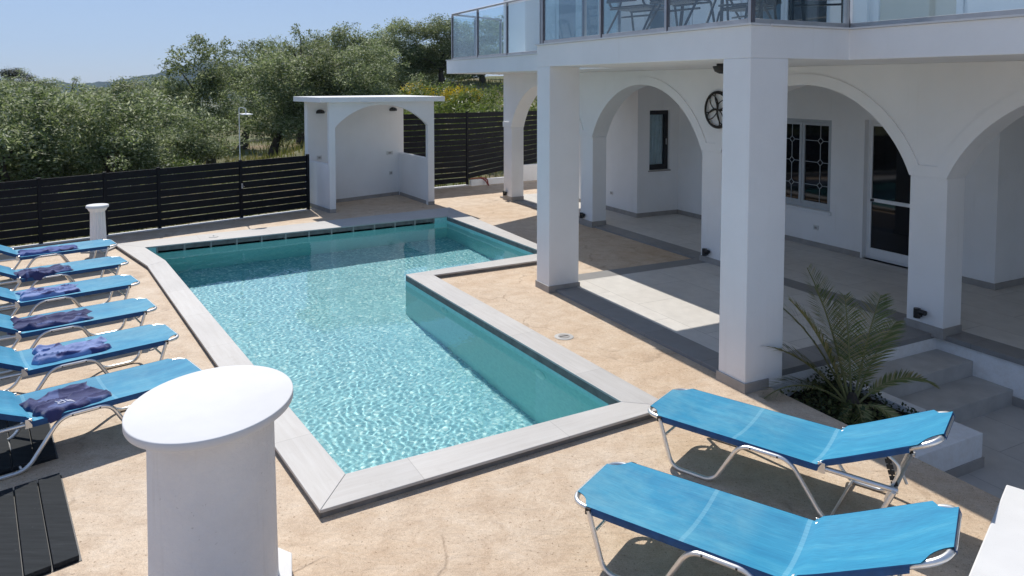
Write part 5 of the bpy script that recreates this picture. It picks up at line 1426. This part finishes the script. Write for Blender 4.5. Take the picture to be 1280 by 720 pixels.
def top_of(me):
    z = np.empty(len(me.vertices) * 3, dtype=np.float32); me.vertices.foreach_get('co', z); return float(np.percentile(z[2::3], 99.6))
TOPZ = {k_: top_of(v_[1]) for k_, v_ in VAR.items()}
TREES = [  # px of trunk, distance, px row of the top, half width in metres, kind, label
    (-15, 16.0, 108, 1.9, 'bushy', 'silvery olive tree at the far left edge, just beyond the low fence'),
    (60, 17.6, 110, 1.8, 'bushy2', 'silvery low olive tree beyond the fence above the loungers, second from the left edge'),
    (120, 17.2, 122, 1.6, 'bushy', 'low grey-green olive tree beyond the fence above the fluted pedestal'),
    (178, 18.6, 116, 1.7, 'bushy2', 'rounded olive tree beyond the fence halfway between the fluted pedestal and the shower pipe'),
    (232, 20.5, 140, 1.5, 'bushy', 'small bright bushy olive tree left of the shower pipe'),
    (20, 25.0, 99, 2.2, 'wide', 'olive tree in the second row at the left edge, below the dark pine'),
    (95, 27.0, 108, 2.2, 'bushy', 'olive tree in the second row below the gap where the far hill shows'),
    (160, 28.5, 100, 2.3, 'wide2', 'dull green olive tree in the second row in front of the far hill'),
    (213, 27.0, 103, 1.9, 'bushy2', 'olive tree standing against the left flank of the tall dark olive'),
    (262, 29.0, 46, 1.9, 'tall', 'tall dark olive with a ragged top, the highest at the left of the grove'),
    (300, 36.0, 52, 2.2, 'tall', 'dark olive with a spreading top behind the shower pipe'),
    (345, 26.5, 66, 2.4, 'wide', 'broad olive with a thick bent trunk right behind the low fence by the shelter'),
    (372, 37.0, 32, 1.3, 'spire', 'thin pointed olive rising above the grove left of the shelter roof'),
    (405, 28.0, 62, 2.2, 'wide2', 'rounded olive behind the left end of the shelter roof'),
    (462, 27.5, 54, 2.1, 'wide', 'light green rounded olive behind the middle of the shelter roof'),
    (432, 39.0, 34, 2.6, 'wide2', 'dark wide olive on the skyline above the shelter'),
    (505, 38.0, 26, 2.5, 'wide', 'grey-green olive on the skyline between the shelter and the balcony'),
    (553, 37.5, 22, 2.3, 'wide2', 'dark olive with its trunk showing on the terrace edge left of the balcony'),
    (600, 39.0, 24, 2.3, 'wide', 'olive behind the left end pane of the balcony glass'),
    (645, 43.0, 18, 2.6, 'wide2', 'olive behind the balcony glass, hiding next to the white upper wall'),
    (8, 60.0, 82, 3.2, 'umbrella', 'dark umbrella pine beyond the grove at the left edge'),
    (64, 46.0, 86, 1.3, 'airy', 'thin airy tree on the skyline right of the dark pine'),
    (130, 44.0, 110, 2.2, 'bushy', 'distant olive just below the far hill'),
    (198, 42.0, 96, 2.0, 'bushy2', 'distant olive in front of the right end of the far hill'),
    (-70, 20.0, 105, 2.0, 'wide', 'olive tree out beyond the left edge of the grove'),
    (345, 44.0, 50, 2.4, 'wide', 'olive filling the skyline dip between the tall dark olive and the pointed olive'),
    (398, 46.0, 44, 2.6, 'wide2', 'olive on the skyline just right of the pointed olive'),
    (478, 47.0, 40, 2.8, 'wide', 'hazy olive in the back row between the two skyline olives above the shelter'),
    (530, 52.0, 60, 3.0, 'bushy', 'low olive far back under the skyline, left of the dark terrace olive'),
    (585, 54.0, 66, 3.2, 'bushy2', 'low olive far back under the skyline, right of the dark terrace olive'),
    (640, 54.0, 66, 3.2, 'bushy', 'low olive far back, seen low through the left balcony glass'),
    (690, 46.0, 25, 2.6, 'wide', 'olive behind the upper floor of the villa'),
]
for i, (px, Y, top, hw, kind, lab) in enumerate(TREES):
    x = (px - 640) / F_PX * Y; gz = terrain_z(x, Y); zt_ = CAM_H + (Y0 - top) * Y / F_PX
    w0_ = DIM[kind][1]; h0 = TOPZ[kind]; hh = max(1.5, zt_ - gz)
    t = thing('pine_tree' if kind == 'umbrella' else 'olive_tree', (x, Y, gz), lab, 'tree', 'trees of the grove beyond the fences', rnd.uniform(0, 6.28))
    t.scale = (hw / w0_, hw / w0_, hh / h0)
    for nm, me in zip(('trunk', 'crown'), VAR[kind]):
        o = bpy.data.objects.new(nm, me); COL.objects.link(o); o.parent = t
# shrubs on the bank behind the tall fence
SH = [leaf_mesh('foliage', [(rnd.uniform(-.5, .5), rnd.uniform(-.5, .5), rnd.uniform(0.1, 0.75)) for _ in range(16)], [rnd.uniform(.2, .38) for _ in range(16)], 300, 0.11, 0.035, 90 + q, M['shrub'], 0.5) for q in range(3)]
BL = [leaf_mesh('blossom', [(rnd.uniform(-.5, .5), rnd.uniform(-.5, .5), rnd.uniform(0.45, 1.0)) for _ in range(16)], [rnd.uniform(.10, .22) for _ in range(16)], 260, 0.07, 0.05, 95 + q, M['broom'], 0.6) for q in range(2)]
SHRUBS = [(520, 25.0, 1.3, 0, 'leafy shrub just above the right end of the shelter roof'), (522, 30.0, 1.3, 2, 'yellow flowering broom bush, the brightest, left of the balcony slab'),
          (545, 24.0, 1.25, 0, 'green shrub on the bank behind the tall fence, beside the shelter roof'), (568, 27.5, 1.2, 1, 'broom bush with a few yellow flowers below the balcony corner'),
          (585, 24.2, 1.35, 0, 'dense green shrub on the bank over the middle of the tall fence'), (610, 25.5, 1.5, 0, 'tall green shrub on the bank left of the farthest pilaster'),
          (600, 30.0, 1.3, 0, 'shrub below the balcony slab, higher up the bank'), (632, 24.5, 1.5, 0, 'green shrub on the bank behind the farthest pilaster'), (548, 31.0, 1.2, 0, 'shrub at the foot of the dark terrace olive'),
          (660, 26.0, 1.6, 0, 'green shrub seen through the farthest veranda arch'), (500, 23.5, 1.2, 0, 'green shrub behind the shelter, seen through its right opening'), (588, 28.0, 1.1, 1, 'broom bush with yellow sprigs at the middle of the bank'),
          (225, 18.2, 0.8, 0, 'low light green shrub at the foot of the olive left of the shower pipe')]
for px, Y, s_, fl_, lab in SHRUBS:
    x = (px - 640) / F_PX * Y; gz = terrain_z(x, Y)
    t = thing('broom_bush' if fl_ else 'shrub', (x, Y, gz - 0.05), lab, 'shrub', 'shrubs beyond the fences', rnd.uniform(0, 6.28)); t.scale = (s_ * 1.15, s_ * 1.15, s_)
    o = bpy.data.objects.new('foliage', rnd.choice(SH)); COL.objects.link(o); o.parent = t
    if fl_:
        o = bpy.data.objects.new('blossom', BL[0 if fl_ == 2 else 1]); COL.objects.link(o); o.parent = t
        if fl_ == 1: o.scale = (0.6, 0.6, 1.0)
# weeds and dry grass under the trees
g = np.random.default_rng(4); m_ = MB()
cnt = 0
while cnt < 15000:
    Y = g.uniform(12.5, 40); px = g.uniform(-40, 700); x = (px - 640) / F_PX * Y
    sl = (Vector((x, Y, 0)) - FL0).dot(nl); sr = (Vector((x, Y, 0)) - FR0).dot(nr)
    ok = (x < -4.3 and sl > 0.12) or (x > -4.3 and sr > 0.15 and x > -3.0)
    if not ok: continue
    if g.random() > 0.35 + 0.65 * (0.5 + 0.5 * math.sin(x * 1.1) * math.sin(Y * 0.9)): continue
    cnt += 1
    z = terrain_z(x, Y) - 0.02; h = g.uniform(0.08, 0.34); th = g.uniform(0, 6.28); w = g.uniform(0.012, 0.03)
    dx, dy = math.cos(th) * w, math.sin(th) * w; lx, ly = g.uniform(-.12, .12), g.uniform(-.12, .12)
    m_.add([(x - dx, Y - dy, z), (x + dx, Y + dy, z), (x + dx * .6 + lx * .4, Y + dy * .6 + ly * .4, z + h * .6), (x + lx, Y + ly, z + h), (x - dx * .6 + lx * .4, Y - dy * .6 + ly * .4, z + h * .6)], [(0, 1, 2, 4), (4, 2, 3)])
tag(m_.build('grass', M['grassm']), kind='stuff')

# ------------------------------------------------------------------ haze
HZ = 0.00016
hz = MB(); hz.box(-1600, 1300, -70, 1750, -62, 110)
hm, nt, bs, out = new_mat('air_haze'); nt.nodes.remove(bs)
pv = N(nt, 'ShaderNodeVolumePrincipled'); pv.inputs['Color'].default_value = (0.45, 0.66, 1.0, 1); pv.inputs['Density'].default_value = HZ; pv.inputs['Anisotropy'].default_value = 0.2
nt.links.new(pv.outputs[0], out.inputs['Volume'])
tag(hz.build('haze', hm), kind='stuff')

# ------------------------------------------------------------------ light
EL = R(51.5)
ld = Vector((AX.x * math.cos(EL), AX.y * math.cos(EL), -math.sin(EL)))
sun = bpy.data.lights.new('sun', 'SUN'); sun.energy = 4.3; sun.angle = R(0.53); sun.color = (1.0, 0.95, 0.87)
sun.cycles.is_caustics_light = True
so = bpy.data.objects.new('sun', sun); COL.objects.link(so); so.rotation_euler = ld.to_track_quat('-Z', 'Y').to_euler(); so.location = (-10, 25, 30)
w = bpy.data.worlds.new('World'); sc.world = w; w.use_nodes = True; nt = w.node_tree
bg = nt.nodes['Background']; sky = nt.nodes.new('ShaderNodeTexSky'); sky.sky_type = 'NISHITA'; sky.sun_disc = False
sky.sun_elevation = EL; sky.sun_rotation = math.atan2(-AX.x, -AX.y); sky.air_density = 1.0; sky.dust_density = 0.1; sky.ozone_density = 2.0
gm = nt.nodes.new('ShaderNodeGamma'); gm.inputs[1].default_value = 0.45; nt.links.new(sky.outputs[0], gm.inputs[0])
tn = mixc(nt, 1.0, gm.outputs[0], (1.15, 1.36, 1.80), 'MULTIPLY')
nt.links.new(tn, bg.inputs[0]); bg.inputs[1].default_value = 0.15
sc.view_settings.view_transform = 'Standard'; sc.view_settings.look = 'None'; sc.view_settings.gamma = 1.0; sc.view_settings.exposure = 0.15
sc.view_settings.use_curve_mapping = False
sc.cycles.max_bounces = 10; sc.cycles.diffuse_bounces = 5; sc.cycles.transparent_max_bounces = 16; sc.cycles.use_denoising = True
sc.cycles.volume_bounces = 0
